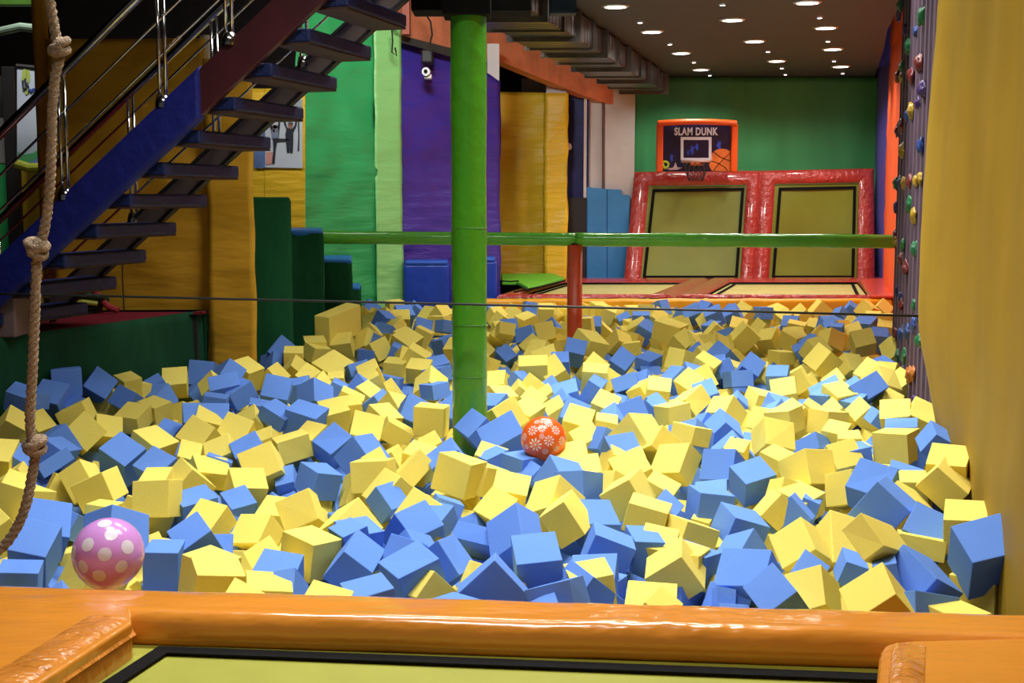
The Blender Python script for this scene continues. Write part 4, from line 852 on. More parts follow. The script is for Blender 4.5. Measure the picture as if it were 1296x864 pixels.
# ------------------------------------------------------------------ foam pit cubes
DATA = """b1962,5125,-44,-133,630,715,273,210,216,237;tilted|0|upper_left_of|8
b106,5207,-112,983,172,-29,49,188,210,199;level|2|right_of|10
y713,5376,-192,146,287,713,-623,191,187,202;tilted|1|left_of|9
b-2100,5428,-117,117,-10,-959,-257,169,200,208;tilted|0|right_of|17
y1374,4574,-77,-51,333,181,-924,192,184,189;tipped-up|0|above|18
b-403,5074,-125,20,494,849,188,197,197,197;tilted|0|upper_left_of|10
y-906,5543,-149,-70,337,939,12,209,168,181;level|1|upper_right_of|19
b1032,5365,-213,-58,266,863,-425,219,179,197;tipped-up|1|upper_left_of|9
y-293,6803,-66,-123,238,963,-24,213,177,202;level|1|lower_left_of|1
b-690,5390,-151,767,-552,267,189,158,181,195;tipped-up|1|left_of|10
b-75,4881,-113,-274,-242,-620,695,196,196,195;tipped-up|1|right_of|10
b1801,6008,-59,-144,-458,-534,696,222,210,197;tilted|1|upper_right_of|9
b13,5629,-96,208,311,845,-381,202,153,209;tipped-up|0|upper_right_of|10
b1609,4901,-105,-63,-449,-280,846,209,213,203;tilted|0|above|18
y1482,4986,54,420,790,447,25,322,104,161;tipped-up|1|upper_right_of|9
y1344,5755,-186,-241,-279,-836,407,186,143,198;tipped-up|1|above|9
b-1494,5298,-137,17,36,-999,-5,143,191,182;level|0|right_of|0
y266,5992,-103,452,-101,-881,-101,187,208,148;tilted|1|upper_right_of|10
y-1810,6328,-85,-622,781,-22,48,194,185,193;level|1|upper_right_of|0
y-1222,5077,-131,98,-563,-821,13,198,197,131;level|1|left_of|19
b1056,4849,-150,588,-71,-360,721,193,160,193;tipped-up|0|upper_left_of|9
b1342,6939,-135,109,-544,-807,-203,184,201,163;tilted|5|above|9
y1641,6886,-71,-170,-497,-832,180,234,195,200;tilted|6|lower_left_of|7
y1220,4971,-176,92,291,865,-399,163,172,186;tipped-up|0|upper_right_of|9
y2210,6331,-13,-119,-465,-581,658,161,198,189;tipped-up|0|left_of|14
y948,7208,-97,-57,363,850,-377,215,139,210;tipped-up|7|upper_left_of|9
y2326,7538,-49,39,323,946,-2,218,207,185;level|0|upper_left_of|14
y-1046,6151,-118,471,297,-475,681,168,176,220;tilted|4|upper_left_of|10
b429,5541,-142,-981,-26,-192,4,189,194,168;tilted|3|left_of|9
y-2212,6659,-116,550,-362,400,-638,196,165,194;tilted|1|lower_right_of|4
b-471,5831,-123,861,-335,-220,313,199,209,155;tipped-up|4|above|10
b-2266,7243,-78,185,-240,-909,-285,194,174,217;tipped-up|1|above|0
b-1086,6961,-138,-128,433,891,-49,198,172,156;level|2|lower_left_of|2
b1109,6013,-150,171,-602,-777,69,198,199,139;level|3|above|9
y-1235,5957,-186,39,-206,-880,425,178,141,176;tipped-up|2|above|19
b1878,6456,-60,-378,871,-314,23,209,199,195;tipped-up|4|below|7
y-1693,12269,224,19,-216,-973,-82,161,564,303;level|0|above|13
y-2499,6350,-113,-610,755,-224,90,199,170,195;level|1|above|17
y607,6429,-94,-491,206,-443,721,193,176,193;tilted|3|lower_right_of|1
b-51,7750,-46,142,210,364,-896,254,192,199;tipped-up|0|left_of|1
y1573,5878,-256,-252,553,249,-754,260,290,226;tipped-up|2|above|9
y1637,7806,-65,-428,891,43,-146,199,193,195;tipped-up|13|above|9
b1017,6378,-142,42,-641,-764,55,204,193,177;level|3|upper_left_of|9
y668,6129,-129,-713,681,-165,-4,199,146,191;level|2|right_of|10
b-306,5267,-129,-321,757,494,-280,195,178,195;tipped-up|0|above|10
b-1399,5483,-88,-317,-1,-800,509,163,171,189;tilted|0|upper_left_of|19
b-2183,5779,-100,-98,749,-556,-349,195,197,195;tipped-up|0|upper_right_of|17
b-2063,5147,-178,-624,-61,-22,-779,165,168,182;level|0|below|17
y-1439,7201,-116,-156,-133,-447,870,213,200,201;tipped-up|6|lower_right_of|12
y-544,8405,-43,-997,-2,-27,75,205,196,199;level|0|left_of|2
y211,6208,-96,-17,-382,-819,427,180,202,205;tipped-up|1|lower_right_of|2
b604,5690,-189,-646,-79,18,-759,188,139,192;level|1|left_of|9
y2273,6454,41,-237,44,218,-946,199,182,182;tilted|0|above|14
b-1121,7804,-106,-158,306,870,354,165,195,184;tipped-up|5|lower_right_of|5
b1211,7134,-105,-201,166,477,-839,194,185,183;tilted|8|above|9
y2074,5644,-59,-180,38,144,-972,186,183,188;level|0|lower_left_of|14
y-765,6890,-88,-996,50,25,70,210,199,175;level|4|upper_right_of|19
b-654,6516,-149,-366,-321,-867,104,130,143,156;tipped-up|0|lower_left_of|2
b1949,5828,-152,-460,-155,-315,816,189,206,200;tipped-up|1|left_of|14
y-1476,6881,-154,-520,-267,98,-805,163,195,151;tilted|6|above|19
b-1819,5676,-93,-405,792,249,-383,219,187,192;tilted|0|above|0
b167,4417,6,-147,-175,-965,127,168,170,115;tilted|4|right_of|10
b-134,5822,-189,-866,-441,64,228,208,89,287;tilted|1|above|10
y870,5995,-181,141,563,67,-812,119,196,193;level|2|upper_left_of|9
y-1380,7827,-111,66,570,813,100,188,206,146;level|0|lower_right_of|5
y-1525,6213,-186,-149,176,875,-425,176,136,179;tilted|3|right_of|0
b-1425,8607,-92,-583,-22,-160,796,210,236,206;level|4|lower_right_of|5
y1991,5209,-234,30,-924,380,-9,196,196,196;level|0|left_of|8
b-988,5177,-165,-89,9,825,-558,177,170,197;tilted|0|above|19
b412,6115,-176,-574,-224,109,-780,182,161,195;tilted|2|below|1
b-896,7432,-97,464,-212,320,-798,196,187,196;tipped-up|3|lower_right_of|6
b351,6571,-77,-261,365,-524,724,190,150,189;level|0|lower_right_of|1
b297,5083,-207,-404,-175,-729,524,193,200,205;tipped-up|5|left_of|9
b1530,5562,-229,-150,750,638,-84,185,104,118;level|0|upper_right_of|9
y-2163,7474,-62,-72,948,-220,-219,203,198,196;tilted|4|below|12
y774,7609,-35,14,-487,-422,765,241,257,202;tipped-up|6|right_of|1
y-2697,8906,-117,22,-136,-968,-212,182,195,140;tilted|2|lower_left_of|12
b-3065,9258,63,553,71,557,-615,184,190,183;tipped-up|1|upper_right_of|4
y-2763,8028,-65,-358,138,800,462,195,187,194;tipped-up|0|right_of|4
y1886,5706,-159,-988,68,-79,116,208,186,97;level|1|lower_left_of|14
b-1467,6674,-211,-69,502,847,157,208,145,116;level|2|above|19
y1824,6666,-119,-488,730,-270,394,197,180,197;tilted|5|lower_left_of|7
y-40,6232,-151,303,306,209,-878,164,195,196;tipped-up|2|above|10
y1335,6286,-132,634,-657,-324,-249,151,119,171;tipped-up|3|above|9
y-1740,7149,-130,-224,514,828,22,178,198,117;tilted|4|upper_right_of|0
b-548,4767,-148,-170,-89,-34,981,168,195,193;level|0|left_of|10
y-1962,7836,-63,407,264,366,-794,179,191,192;tipped-up|3|below|12
b-3229,8792,32,-85,-55,336,-936,203,197,189;tipped-up|2|above|4
y-17,6471,-115,43,103,-184,977,182,188,194;tilted|1|below|1
y683,7005,-115,-113,-175,-277,938,196,199,199;tilted|5|right_of|1
y1155,8978,-98,-629,580,-325,402,193,144,195;level|8|lower_right_of|3
y-997,4981,-201,117,-80,39,-989,182,201,201;level|0|upper_right_of|19
y-2369,6878,-135,-301,-36,-930,208,148,180,205;tipped-up|0|lower_right_of|4
y-3217,7994,-14,-337,-150,913,172,141,179,181;tipped-up|0|upper_left_of|4
b-2805,7644,-142,588,-186,159,-771,190,158,195;tilted|0|right_of|4
y2735,11049,13,102,418,241,-870,222,195,196;tipped-up|7|lower_left_of|11
y2003,7560,-147,-423,893,149,30,189,174,198;tipped-up|4|lower_left_of|7
y-3221,8384,-101,548,-218,328,-738,192,155,193;tipped-up|0|above|4
b-1795,9514,-24,-454,882,-14,-122,210,195,196;tilted|0|below|6
y-578,7165,-123,-322,188,794,480,120,197,197;tipped-up|3|lower_left_of|2
b2399,7031,67,306,-688,-653,83,168,154,141;tilted|0|above|8
y541,4776,-185,-102,992,-74,-12,193,198,201;level|1|right_of|10
y-346,5017,-159,-124,447,806,-368,159,144,131;tipped-up|0|upper_left_of|10
b-3301,8398,101,-162,42,969,181,156,142,150;tilted|1|above|4
y-1285,5227,-162,-525,47,-72,847,186,177,195;level|0|upper_left_of|19
y-776,8303,-112,683,-673,139,248,198,129,207;tilted|2|left_of|2
y-946,7991,-63,13,-150,354,-923,195,195,195;tipped-up|6|lower_right_of|6
b-2008,7067,-110,-326,895,-299,-52,190,172,194;tilted|2|above|0
y1139,7930,-53,-647,658,173,-344,184,117,185;level|11|lower_right_of|3
y328,5112,-190,-65,-60,-42,995,178,201,200;level|0|right_of|10
b-1474,9363,-38,140,294,903,-281,183,211,194;tilted|0|lower_right_of|6
y2153,8516,-78,-579,645,-379,323,195,171,195;level|7|left_of|7
b64,7174,-126,346,-14,20,-938,183,186,196;level|0|lower_left_of|1
b1405,8270,-89,-356,606,699,-133,206,180,157;tipped-up|8|lower_right_of|3
b1058,5740,-207,-37,407,733,-544,171,122,190;tilted|1|above|9
y-1791,6918,-128,-231,-359,-198,882,131,191,189;tipped-up|2|upper_right_of|0
y-1777,8012,-78,-550,-191,-351,733,193,189,195;tipped-up|2|lower_right_of|12
y3514,11504,49,194,-502,-360,762,180,206,189;tipped-up|0|above|7
y-1253,8789,-92,-233,-27,-203,951,179,195,196;tilted|4|lower_right_of|6
y3467,12427,24,-32,-104,-392,914,213,199,196;tipped-up|1|lower_left_of|11
b-2763,7469,-153,707,573,31,414,209,87,192;tilted|0|lower_right_of|4
y2729,8335,-40,185,166,-295,922,198,198,198;tipped-up|0|below|7
y440,8353,-75,-576,-135,-246,768,195,185,195;tilted|0|right_of|1
b1543,4661,-136,-80,-540,-814,199,221,216,143;tilted|0|upper_right_of|18
b-1661,6484,-177,97,-459,-875,-115,159,193,162;level|0|upper_right_of|0
y-784,5922,-150,-501,75,-498,703,203,198,201;tipped-up|1|upper_left_of|10
y1541,8974,-89,85,-398,-821,400,185,196,161;tipped-up|19|right_of|1
b-1614,8604,-45,-225,186,950,110,197,172,108;tilted|2|lower_right_of|12
b267,6771,-101,-356,-366,-771,381,197,199,190;tilted|0|below|1
b1407,6288,-180,394,-179,-902,3,162,200,199;tipped-up|2|above|9
b2606,9295,4,-267,-83,-487,827,262,151,258;tipped-up|0|left_of|7
y1529,6555,-161,-277,155,-752,577,159,134,194;level|6|above|9
y-2697,10028,-25,-580,-286,252,-720,182,189,188;tipped-up|0|lower_left_of|12
y889,7472,-46,400,-339,-257,812,178,155,185;tipped-up|8|right_of|1
y1840,8411,-46,334,-228,607,-684,189,162,190;level|13|left_of|14
y1606,12794,102,468,-2,131,-874,211,285,203;level|8|left_of|15
y-2697,8262,-119,-195,205,-323,903,172,180,195;tipped-up|2|right_of|4
y2575,8353,-33,157,-114,-228,954,196,193,193;tilted|0|lower_left_of|7
b-223,8097,-63,221,334,199,-894,176,192,192;tipped-up|0|below|2
b-2096,9637,-58,724,-598,-340,48,198,149,174;tilted|1|lower_left_of|6
b-3190,8970,134,-387,427,576,-579,202,202,202;level|4|above|4
y-1520,10694,-31,-427,-80,-267,860,263,264,214;tilted|1|below|13
y1300,9157,-53,275,421,856,121,226,214,145;tilted|10|lower_right_of|3
y176,10549,2,8,-23,-167,986,244,191,199;level|0|lower_left_of|3
y-3003,8612,-42,-218,39,-975,-20,203,192,146;tilted|0|upper_right_of|4
y2364,12807,39,18,-400,-99,911,233,195,197;tipped-up|5|lower_left_of|15
b-735,5635,-133,938,100,-108,315,125,147,186;level|0|upper_right_of|19
y2530,8937,-113,12,380,130,-916,157,197,196;tipped-up|2|left_of|7
y-2597,9096,-105,42,-328,-935,-128,203,152,169;level|1|lower_left_of|12
b647,7417,-61,-120,648,372,-654,166,150,187;tipped-up|2|right_of|1
y-639,6651,-154,-222,-367,-113,896,200,203,203;tipped-up|5|lower_left_of|2
y754,12071,59,-169,-258,937,165,242,268,164;tilted|0|right_of|3
y-1744,7522,-127,-95,-178,-249,947,167,196,196;tilted|6|below|12
b-2218,9689,-40,-248,957,138,65,233,190,200;tilted|1|below|5
y-52,8451,-42,-378,22,-557,739,202,202,195;tilted|0|right_of|2
b-2012,8185,-28,108,-63,295,-947,291,188,202;tilted|1|below|12
b1909,10590,-74,-508,595,-374,498,195,137,195;level|7|below|15
b893,5280,-284,120,606,741,-265,139,88,87;tilted|0|left_of|9
y-2195,10302,-3,337,-38,-750,568,205,221,187;tilted|0|right_of|5
b-615,9998,-85,942,-27,-48,332,171,187,124;level|0|upper_left_of|2
y-2539,6078,-213,-851,-312,26,422,192,192,192;tilted|0|above|17
y-2979,7231,-107,-647,-165,55,-742,249,160,228;level|0|left_of|4
y763,6552,-132,-155,-221,59,-961,167,197,195;tilted|6|upper_left_of|9
b-1298,7171,-198,121,-649,-706,-256,150,109,136;tilted|4|above|19
y-556,7366,-123,597,36,163,-784,192,156,193;level|2|lower_left_of|2
y3224,10358,-110,153,517,-624,565,201,201,201;tipped-up|0|upper_left_of|7
b-378,6151,-145,269,-44,-234,933,171,120,114;tilted|3|above|10
b977,11290,-31,434,139,438,-775,192,174,194;tipped-up|0|lower_right_of|3
b-914,5051,-183,-64,-108,-910,396,98,155,157;tipped-up|0|right_of|19
y1550,7360,-140,445,-24,159,-881,188,141,191;level|8|lower_left_of|7
b355,5208,-197,-69,50,161,-983,187,195,201;level|4|left_of|9
b812,5589,-204,263,-398,652,-590,197,141,200;level|1|left_of|18
y-1631,12090,30,-6,-54,-262,964,203,183,191;tilted|0|below|13
y2086,9578,-54,65,-126,-314,939,189,183,194;tipped-up|13|lower_left_of|11
y2655,12954,-15,251,-907,290,-174,193,195,196;tilted|7|below|15
b587,11848,0,-360,923,-85,-103,192,183,193;tipped-up|0|below|3
y-1905,6417,-221,207,387,-898,22,191,191,191;tilted|0|upper_right_of|0
b-3656,8951,142,547,-90,570,-607,178,202,176;tilted|3|above|4
y-661,10169,-73,-693,77,-458,551,196,192,199;tipped-up|1|upper_left_of|2
b-1556,7442,-95,-193,945,172,199,179,191,194;tilted|1|lower_right_of|12
y-1048,5391,-177,183,233,185,-937,141,192,192;tilted|1|above|19
y-1788,5248,-188,-630,635,85,-439,193,193,193;tilted|0|lower_left_of|0
b-699,8664,-49,-576,-146,-483,644,196,178,193;tipped-up|1|left_of|2
y2406,9218,-33,284,-669,-6,-687,190,190,190;tilted|4|left_of|7
y1125,9653,-59,65,58,-224,971,179,187,194;tilted|6|lower_right_of|3
y-716,4644,-148,-657,2,-159,737,194,167,193;level|0|right_of|19
y-167,6922,-118,586,167,722,-328,170,195,196;level|0|lower_left_of|1
b-2564,10379,-4,-734,76,667,-103,199,199,199;level|0|right_of|12
b1921,7980,-157,-120,374,425,-816,206,116,176;tilted|2|lower_left_of|7
y1444,10067,-58,279,249,297,-879,174,185,194;tipped-up|15|right_of|1
y-2912,9499,18,74,-395,-908,-115,173,145,180;level|1|left_of|12
y1520,11288,-12,287,536,226,-761,192,193,195;level|16|lower_left_of|15
y-809,10934,-54,-977,-191,-12,94,203,194,150;tilted|2|upper_left_of|2
b-2824,9223,-53,-357,-362,-343,790,152,192,190;tilted|1|left_of|12
y352,7172,-85,-9,-128,-124,984,195,196,196;level|0|lower_right_of|1
y2839,12713,16,349,-4,217,-912,193,194,193;tilted|6|below|15
b1313,12040,-111,-69,347,925,136,169,209,116;level|3|lower_right_of|16
b-2867,7896,-104,-398,195,183,-877,190,156,192;tilted|1|right_of|4
y2130,6564,-111,-54,975,-212,41,171,195,193;level|2|left_of|14
y-848,6974,-221,342,-409,-378,757,197,197,197;tilted|2|upper_left_of|10
y-444,6242,-173,336,326,322,-823,198,204,204;tipped-up|1|above|10
b943,10360,-92,-270,548,620,493,127,209,188;tilted|1|lower_right_of|3
y678,10301,-30,49,40,-134,989,203,192,196;level|1|upper_right_of|1
y2886,9779,2,-365,881,194,-229,196,196,192;tipped-up|1|upper_left_of|7
y401,6955,-120,14,26,156,-987,193,199,199;level|1|lower_right_of|1
b659,10151,-97,573,-68,275,-769,194,123,190;tilted|2|upper_right_of|1
y3267,12881,-10,381,-379,-361,762,193,194,196;tilted|4|lower_right_of|15
y3043,11342,-82,255,14,-344,-904,196,196,196;tipped-up|3|left_of|7
y669,5695,-193,-801,582,-131,51,160,175,200;level|4|upper_left_of|9
y662,8997,-75,537,87,270,-794,195,174,194;tilted|0|upper_right_of|1
b-437,5434,-148,-460,805,-330,178,195,151,193;tilted|1|upper_left_of|10
y-2521,6964,-220,-769,-570,-288,24,196,196,196;tilted|0|upper_right_of|17
b2070,10936,-39,493,90,444,-743,191,172,194;tipped-up|4|below|15
y2610,12131,-82,11,-552,-834,18,196,194,128;level|9|below|15
y351,10560,-9,494,130,-490,706,189,189,189;tipped-up|2|below|3
y503,8026,-137,-87,-238,-200,946,166,194,197;tilted|1|right_of|1
b-716,5731,-164,275,-8,86,-957,170,189,196;level|1|lower_left_of|2
y-1018,12091,53,-454,-41,-306,836,204,220,196;tilted|6|upper_left_of|2
b-60,12354,-107,214,-375,-811,-394,174,143,170;tipped-up|2|above|2
y-889,8522,-78,385,-124,208,-891,181,177,193;tilted|5|left_of|2
y-1929,6747,-140,-703,-84,-68,703,189,143,191;level|3|upper_left_of|19
b1224,5204,-185,-520,38,-275,808,196,127,191;tilted|0|above|9
y-1229,6538,-256,-645,-96,-121,748,189,189,189;level|3|above|19
y-1049,11331,-69,35,-89,-991,-99,188,185,128;level|4|lower_right_of|13
b820,8678,-81,226,15,547,-806,204,237,203;tilted|3|lower_right_of|3
y100,8682,-74,-304,-127,167,-929,179,189,194;tilted|1|above|1
y1650,4529,-166,-205,13,-7,979,163,164,189;level|0|upper_right_of|18
y-1957,7479,-143,-171,969,80,-159,131,195,191;tilted|3|upper_right_of|0
y2362,10387,-66,282,135,949,-42,189,189,189;tilted|9|lower_left_of|11
y-1284,12005,-17,-388,77,-529,751,198,194,197;tilted|1|lower_right_of|13
y1117,13086,-61,392,795,-378,267,200,200,200;tipped-up|3|right_of|3
y-1831,11748,11,-161,373,914,12,166,193,152;level|1|right_of|6
y2098,8083,-119,508,66,118,-851,193,146,192;level|3|lower_left_of|7
y341,13350,17,-129,-30,-541,831,204,202,195;tilted|2|left_of|3
b-354,7177,-88,-92,-304,-138,938,187,193,194;tipped-up|1|below|2
b-2719,9631,-92,67,-257,-820,508,178,171,167;tilted|0|lower_left_of|12
y1913,9633,-141,-40,-591,-154,791,201,201,201;level|17|lower_left_of|11
b-108,7393,-122,-956,-49,131,-259,156,147,129;level|1|lower_left_of|1
b2193,10320,-50,-157,55,168,-972,174,189,193;level|4|lower_left_of|11
y-1275,8037,-119,309,-62,-259,913,177,160,192;tilted|1|lower_right_of|5
y1653,10771,-6,219,223,-146,939,194,194,194;tilted|14|lower_left_of|15
y531,4654,-157,518,-138,258,-804,190,109,184;tilted|2|left_of|9
b423,9507,-67,20,135,180,-974,189,198,197;tilted|2|above|1
b2469,7881,-62,-148,58,63,-985,198,195,195;level|0|below|7
y1348,7499,-118,-549,-42,-112,827,189,123,186;level|8|upper_left_of|18
b616,7856,-100,-149,-521,4,840,153,194,193;tilted|0|right_of|1
y-71,13659,22,351,-472,-419,692,175,138,183;tilted|3|lower_left_of|16
b-2298,10122,19,-21,-452,-797,400,221,169,171;tipped-up|0|below|5
y-1448,12401,-3,-175,311,333,-873,234,239,207;tipped-up|0|lower_right_of|13
y-2156,5980,-337,6,-945,328,-1,200,200,200;level|0|left_of|0
b-2914,7281,-116,-715,165,-283,618,189,118,186;tilted|0|lower_left_of|4
b750,6314,-173,-541,136,-295,776,197,133,193;tilted|1|lower_right_of|1
b1485,4853,-62,-116,117,-39,-986,92,178,170;level|0|right_of|9
y1659,12274,39,391,21,412,-822,186,171,186;tipped-up|6|left_of|15
y623,8345,-108,-65,995,-37,-70,145,194,191;level|2|right_of|1
y2866,11850,12,-884,-349,-53,-305,189,189,189;tipped-up|8|below|15
y-308,7005,-264,350,694,399,-486,191,191,191;level|0|above|10
y-1982,8141,-45,-175,968,78,-161,192,186,192;tilted|1|below|5
y-2688,6682,-148,-763,82,-176,616,195,138,191;tilted|1|below|4
y-1781,8602,-117,-74,-236,-200,948,138,191,191;tilted|1|below|6
y1980,6263,-123,-261,276,-167,910,180,162,191;tilted|1|left_of|14
y-3036,9354,-83,14,-683,722,-110,198,198,198;level|1|upper_right_of|4
y-878,11410,-12,655,-124,254,-701,197,208,198;tilted|3|upper_left_of|2
b-2123,11256,-30,54,431,879,-196,246,194,148;tilted|0|lower_left_of|6
y416,15746,25,-29,-17,568,822,192,192,192;level|0|below|16
y652,7379,-127,-166,971,82,-153,218,198,203;tilted|3|right_of|1
y1763,8563,-92,-462,749,-398,259,194,160,194;tilted|19|left_of|14
b1373,10362,-58,489,-210,-264,804,188,164,193;tipped-up|6|right_of|3
b1463,13788,-13,-519,-7,-294,803,194,181,194;tilted|2|right_of|3
y2889,10029,0,-348,-214,-285,867,214,244,201;tipped-up|3|upper_left_of|7
y-1155,9040,-91,81,48,125,-988,147,191,191;level|5|lower_right_of|6
b-2183,6082,-162,549,-42,777,-306,126,188,195;tilted|0|upper_left_of|0
y-1070,4733,-168,676,-115,225,-692,196,147,192;tilted|0|left_of|19
b2476,15386,13,41,-217,-178,959,212,190,196;tilted|2|left_of|15
y-120,10190,-81,62,-63,-277,957,152,181,192;tilted|1|upper_right_of|2
y-1143,9702,-98,541,-74,278,-790,191,148,193;tilted|8|below|13
y3894,15931,34,656,327,-276,-621,202,202,202;tipped-up|0|lower_right_of|15
b1935,11549,-10,-124,-385,-270,874,188,195,195;tipped-up|2|lower_left_of|15
y-2065,6251,-185,687,-61,8,-724,188,132,191;level|0|above|0
b-456,5603,-201,365,-306,212,-853,194,179,201;tipped-up|2|above|10
b-356,6391,-199,56,980,66,-177,138,199,196;level|3|below|2
b2262,15721,6,-9,229,348,-909,207,189,195;tipped-up|6|left_of|15
y-837,8891,-70,-243,846,379,-286,202,196,198;tipped-up|3|left_of|2
y340,8987,-111,-56,-246,-147,956,138,192,192;tilted|0|above|1
y-1893,10881,-54,-664,95,-405,621,190,160,193;tipped-up|0|lower_right_of|6
b1498,9593,-75,-53,-159,-271,948,166,185,193;tilted|7|lower_left_of|15
y-1720,5771,-269,838,430,51,331,194,194,194;tipped-up|0|right_of|0
y2786,9288,-96,-358,904,-121,-201,155,181,193;tipped-up|1|left_of|7
y568,6804,-158,0,-458,-842,284,121,165,182;tilted|2|lower_right_of|1
y-1936,11119,28,114,-991,-70,20,170,185,187;level|0|right_of|6
b-2291,8228,-137,13,187,-112,976,128,193,191;tilted|1|lower_left_of|5
b-2160,9068,-72,741,-44,62,-667,195,169,193;level|0|lower_right_of|12
y169,15106,-31,550,775,132,281,191,191,191;tilted|0|lower_left_of|16
b-3286,8548,66,-408,491,-521,566,174,114,173;level|0|above|4
y1083,10178,-140,-77,-430,708,556,188,188,188;tilted|5|lower_right_of|3
b1146,8008,-127,215,-292,-355,861,216,217,206;tipped-up|7|right_of|1
y1209,15958,-15,-641,23,-221,735,195,181,194;tilted|1|upper_right_of|3
b155,13182,-17,21,-170,-387,906,189,186,194;tipped-up|0|left_of|3
y1501,6699,-162,360,-683,459,-440,197,143,196;tilted|7|above|9
y-2001,10462,-61,578,-164,360,-714,196,170,195;tipped-up|0|below|6
b349,6287,-312,635,643,-334,269,190,190,190
y-1135,10242,-72,137,218,133,-957,154,196,193
b2738,15607,4,87,-292,-206,930,200,190,194
y119,9246,-84,-528,24,-356,771,194,155,193
b-1376,5526,-190,-93,69,-413,903,236,193,207
b-120,9064,-88,-276,102,184,-938,174,173,193
b-1041,7108,-312,22,-140,-961,-238,190,190,190
y2128,7853,-131,-47,993,-102,25,143,195,192
b3192,16007,3,0,585,810,-28,189,190,153
b-758,14390,-10,-541,701,-320,338,185,140,187
y-1173,10453,-30,-101,-202,-165,960,176,190,192
b156,7012,-148,-141,-376,-62,914,114,194,188
b2567,8654,-97,351,-619,623,-325,190,106,186
b-2073,11312,77,119,-329,-149,-925,197,197,197
b-639,12285,0,71,-899,407,-144,202,202,202
y767,5525,-212,-191,-92,-19,-977,169,203,201
y1954,8658,-82,111,256,140,-950,171,193,194
y-82,9350,-74,-214,68,-144,964,169,187,193
b1794,10878,-36,-155,447,645,-601,187,139,192
y-955,13301,-17,645,-133,162,-735,195,180,194
y687,10765,-25,-493,-30,-413,765,195,185,195
b-2549,10264,-141,-92,-883,-231,398,192,192,192
y4455,15814,50,-625,612,-482,43,197,197,197
b413,8620,-66,549,167,399,-715,193,175,193
y2335,8931,-109,-21,-379,-139,915,134,195,192
b-1388,13708,114,149,505,423,-738,182,181,180
y-1700,10345,-57,-535,-48,-385,750,192,165,193
b1071,6580,-174,82,-91,-42,992,170,200,199
y262,11723,1,-374,-381,-156,831,195,195,195
b1559,6523,-205,-570,70,-136,807,196,94,187
b427,11046,-21,-217,975,-36,41,162,184,189
y174,10087,-96,152,311,116,931,187,187,187
b1367,7667,-125,-39,367,-4,-929,177,199,198
y-86,5103,-168,-241,-494,-63,833,140,196,193
b1016,9177,-115,485,-101,316,-809,193,128,191
y-856,15241,61,-8,-494,-556,668,177,174,184
y-1580,8099,-162,-97,-170,-120,973,112,192,189
y2192,11028,-125,373,-398,833,86,197,197,197
y3616,15728,-7,-176,-753,520,361,196,196,196
b-1315,10611,-1,226,-511,-593,580,180,112,184
y-478,7836,-148,-123,-230,-140,955,124,193,191
b-1691,10007,-96,91,-131,-109,981,154,188,193
y-2482,9362,-208,106,505,-821,244,199,199,199
y-1865,11850,38,-155,16,-116,981,200,192,192
y1237,12936,-118,-475,566,503,-449,190,190,190
y-774,7643,-175,-572,308,-408,641,196,117,194
b3922,13968,14,306,-49,-148,939,218,200,198
b-397,8899,-83,759,-11,508,406,190,190,190
b1053,7479,-299,-233,-628,-743,-3,192,192,192
y2905,15833,16,-795,-456,-35,399,191,191,191
b2075,7586,-118,-558,446,-440,544,184,108,191
y-116,13869,-69,-376,-197,-455,783,203,200,204
b1943,9143,-107,-106,979,80,-157,177,194,198
b-191,6223,-240,155,254,893,-337,126,119,158
b2309,9269,-83,-479,-56,-9,876,189,152,191
y-2849,8362,-257,-65,203,785,582,203,203,203
y1533,10314,-53,180,892,372,180,194,194,194
b362,5300,-244,-341,375,-636,582,193,139,203
b716,8566,-82,-73,327,170,-927,121,175,184
b-1042,9464,-112,-561,203,-411,689,194,121,191
b-642,11080,-63,-166,-66,-164,970,165,195,195
y4013,13500,34,-191,965,-177,-8,186,190,190
b-1348,11980,-43,40,-249,-968,1,188,184,117
b2483,9135,-89,-408,-113,-96,901,186,162,193
b2125,6765,-110,-21,977,-176,-121,182,196,195
y-323,8404,-208,-232,-388,-83,888,123,200,198
y1107,16122,21,31,-830,547,105,201,201,201
b76,10332,-80,308,-253,-917,-31,179,194,139
y-1455,13851,40,-417,872,-66,246,332,304,225
y-2358,9943,-61,105,373,256,-886,158,189,192
y316,11312,-17,-20,-188,-203,961,217,199,199
y-147,7482,-161,-631,-12,-192,751,202,171,200
b2398,9442,-45,70,-272,-98,955,229,196,200
y-2854,7080,-160,684,-350,323,-553,191,96,187
y2466,10511,-157,-476,234,-415,739,202,202,202
b-1003,14043,-11,-270,952,10,-142,194,186,194
b-1403,9922,-92,-19,971,19,-240,127,194,189
y1681,9203,-210,-357,759,349,418,194,194,194
y807,5579,-373,655,-133,-305,678,190,190,190
y4749,16183,19,275,-239,-859,-360,188,188,188
y-1292,14383,52,-66,11,-258,964,247,196,198
b1870,15924,53,-280,-499,187,-798,196,196,196
y1467,12462,-171,197,372,766,485,196,196,196
y-515,12019,-7,844,-490,84,-202,199,199,199
y1777,15488,-23,-503,-83,-470,720,194,176,194
b2459,7621,-109,70,-948,223,215,192,192,192
b-1178,10013,-74,138,432,189,-871,137,192,191
b-646,10839,-70,409,-339,559,-637,193,125,192
y-192,15438,12,11,543,452,-707,176,173,189
y-763,7254,-140,-133,-242,-139,951,132,192,190
b-1325,15328,26,-214,81,-286,931,213,200,196
b4213,16099,-40,62,-530,-759,374,164,195,136
y1786,6961,-315,190,-593,338,705,196,196,196
b241,16169,25,-112,66,92,987,190,190,190
y815,14097,30,443,598,415,-522,186,186,186
b2859,12047,-16,-58,274,69,-958,259,203,206
y68,10056,-153,-710,619,-208,-264,196,196,196
y2704,13616,8,-81,-436,-209,871,202,195,195
y-1210,9200,-66,-24,973,20,-227,180,196,195
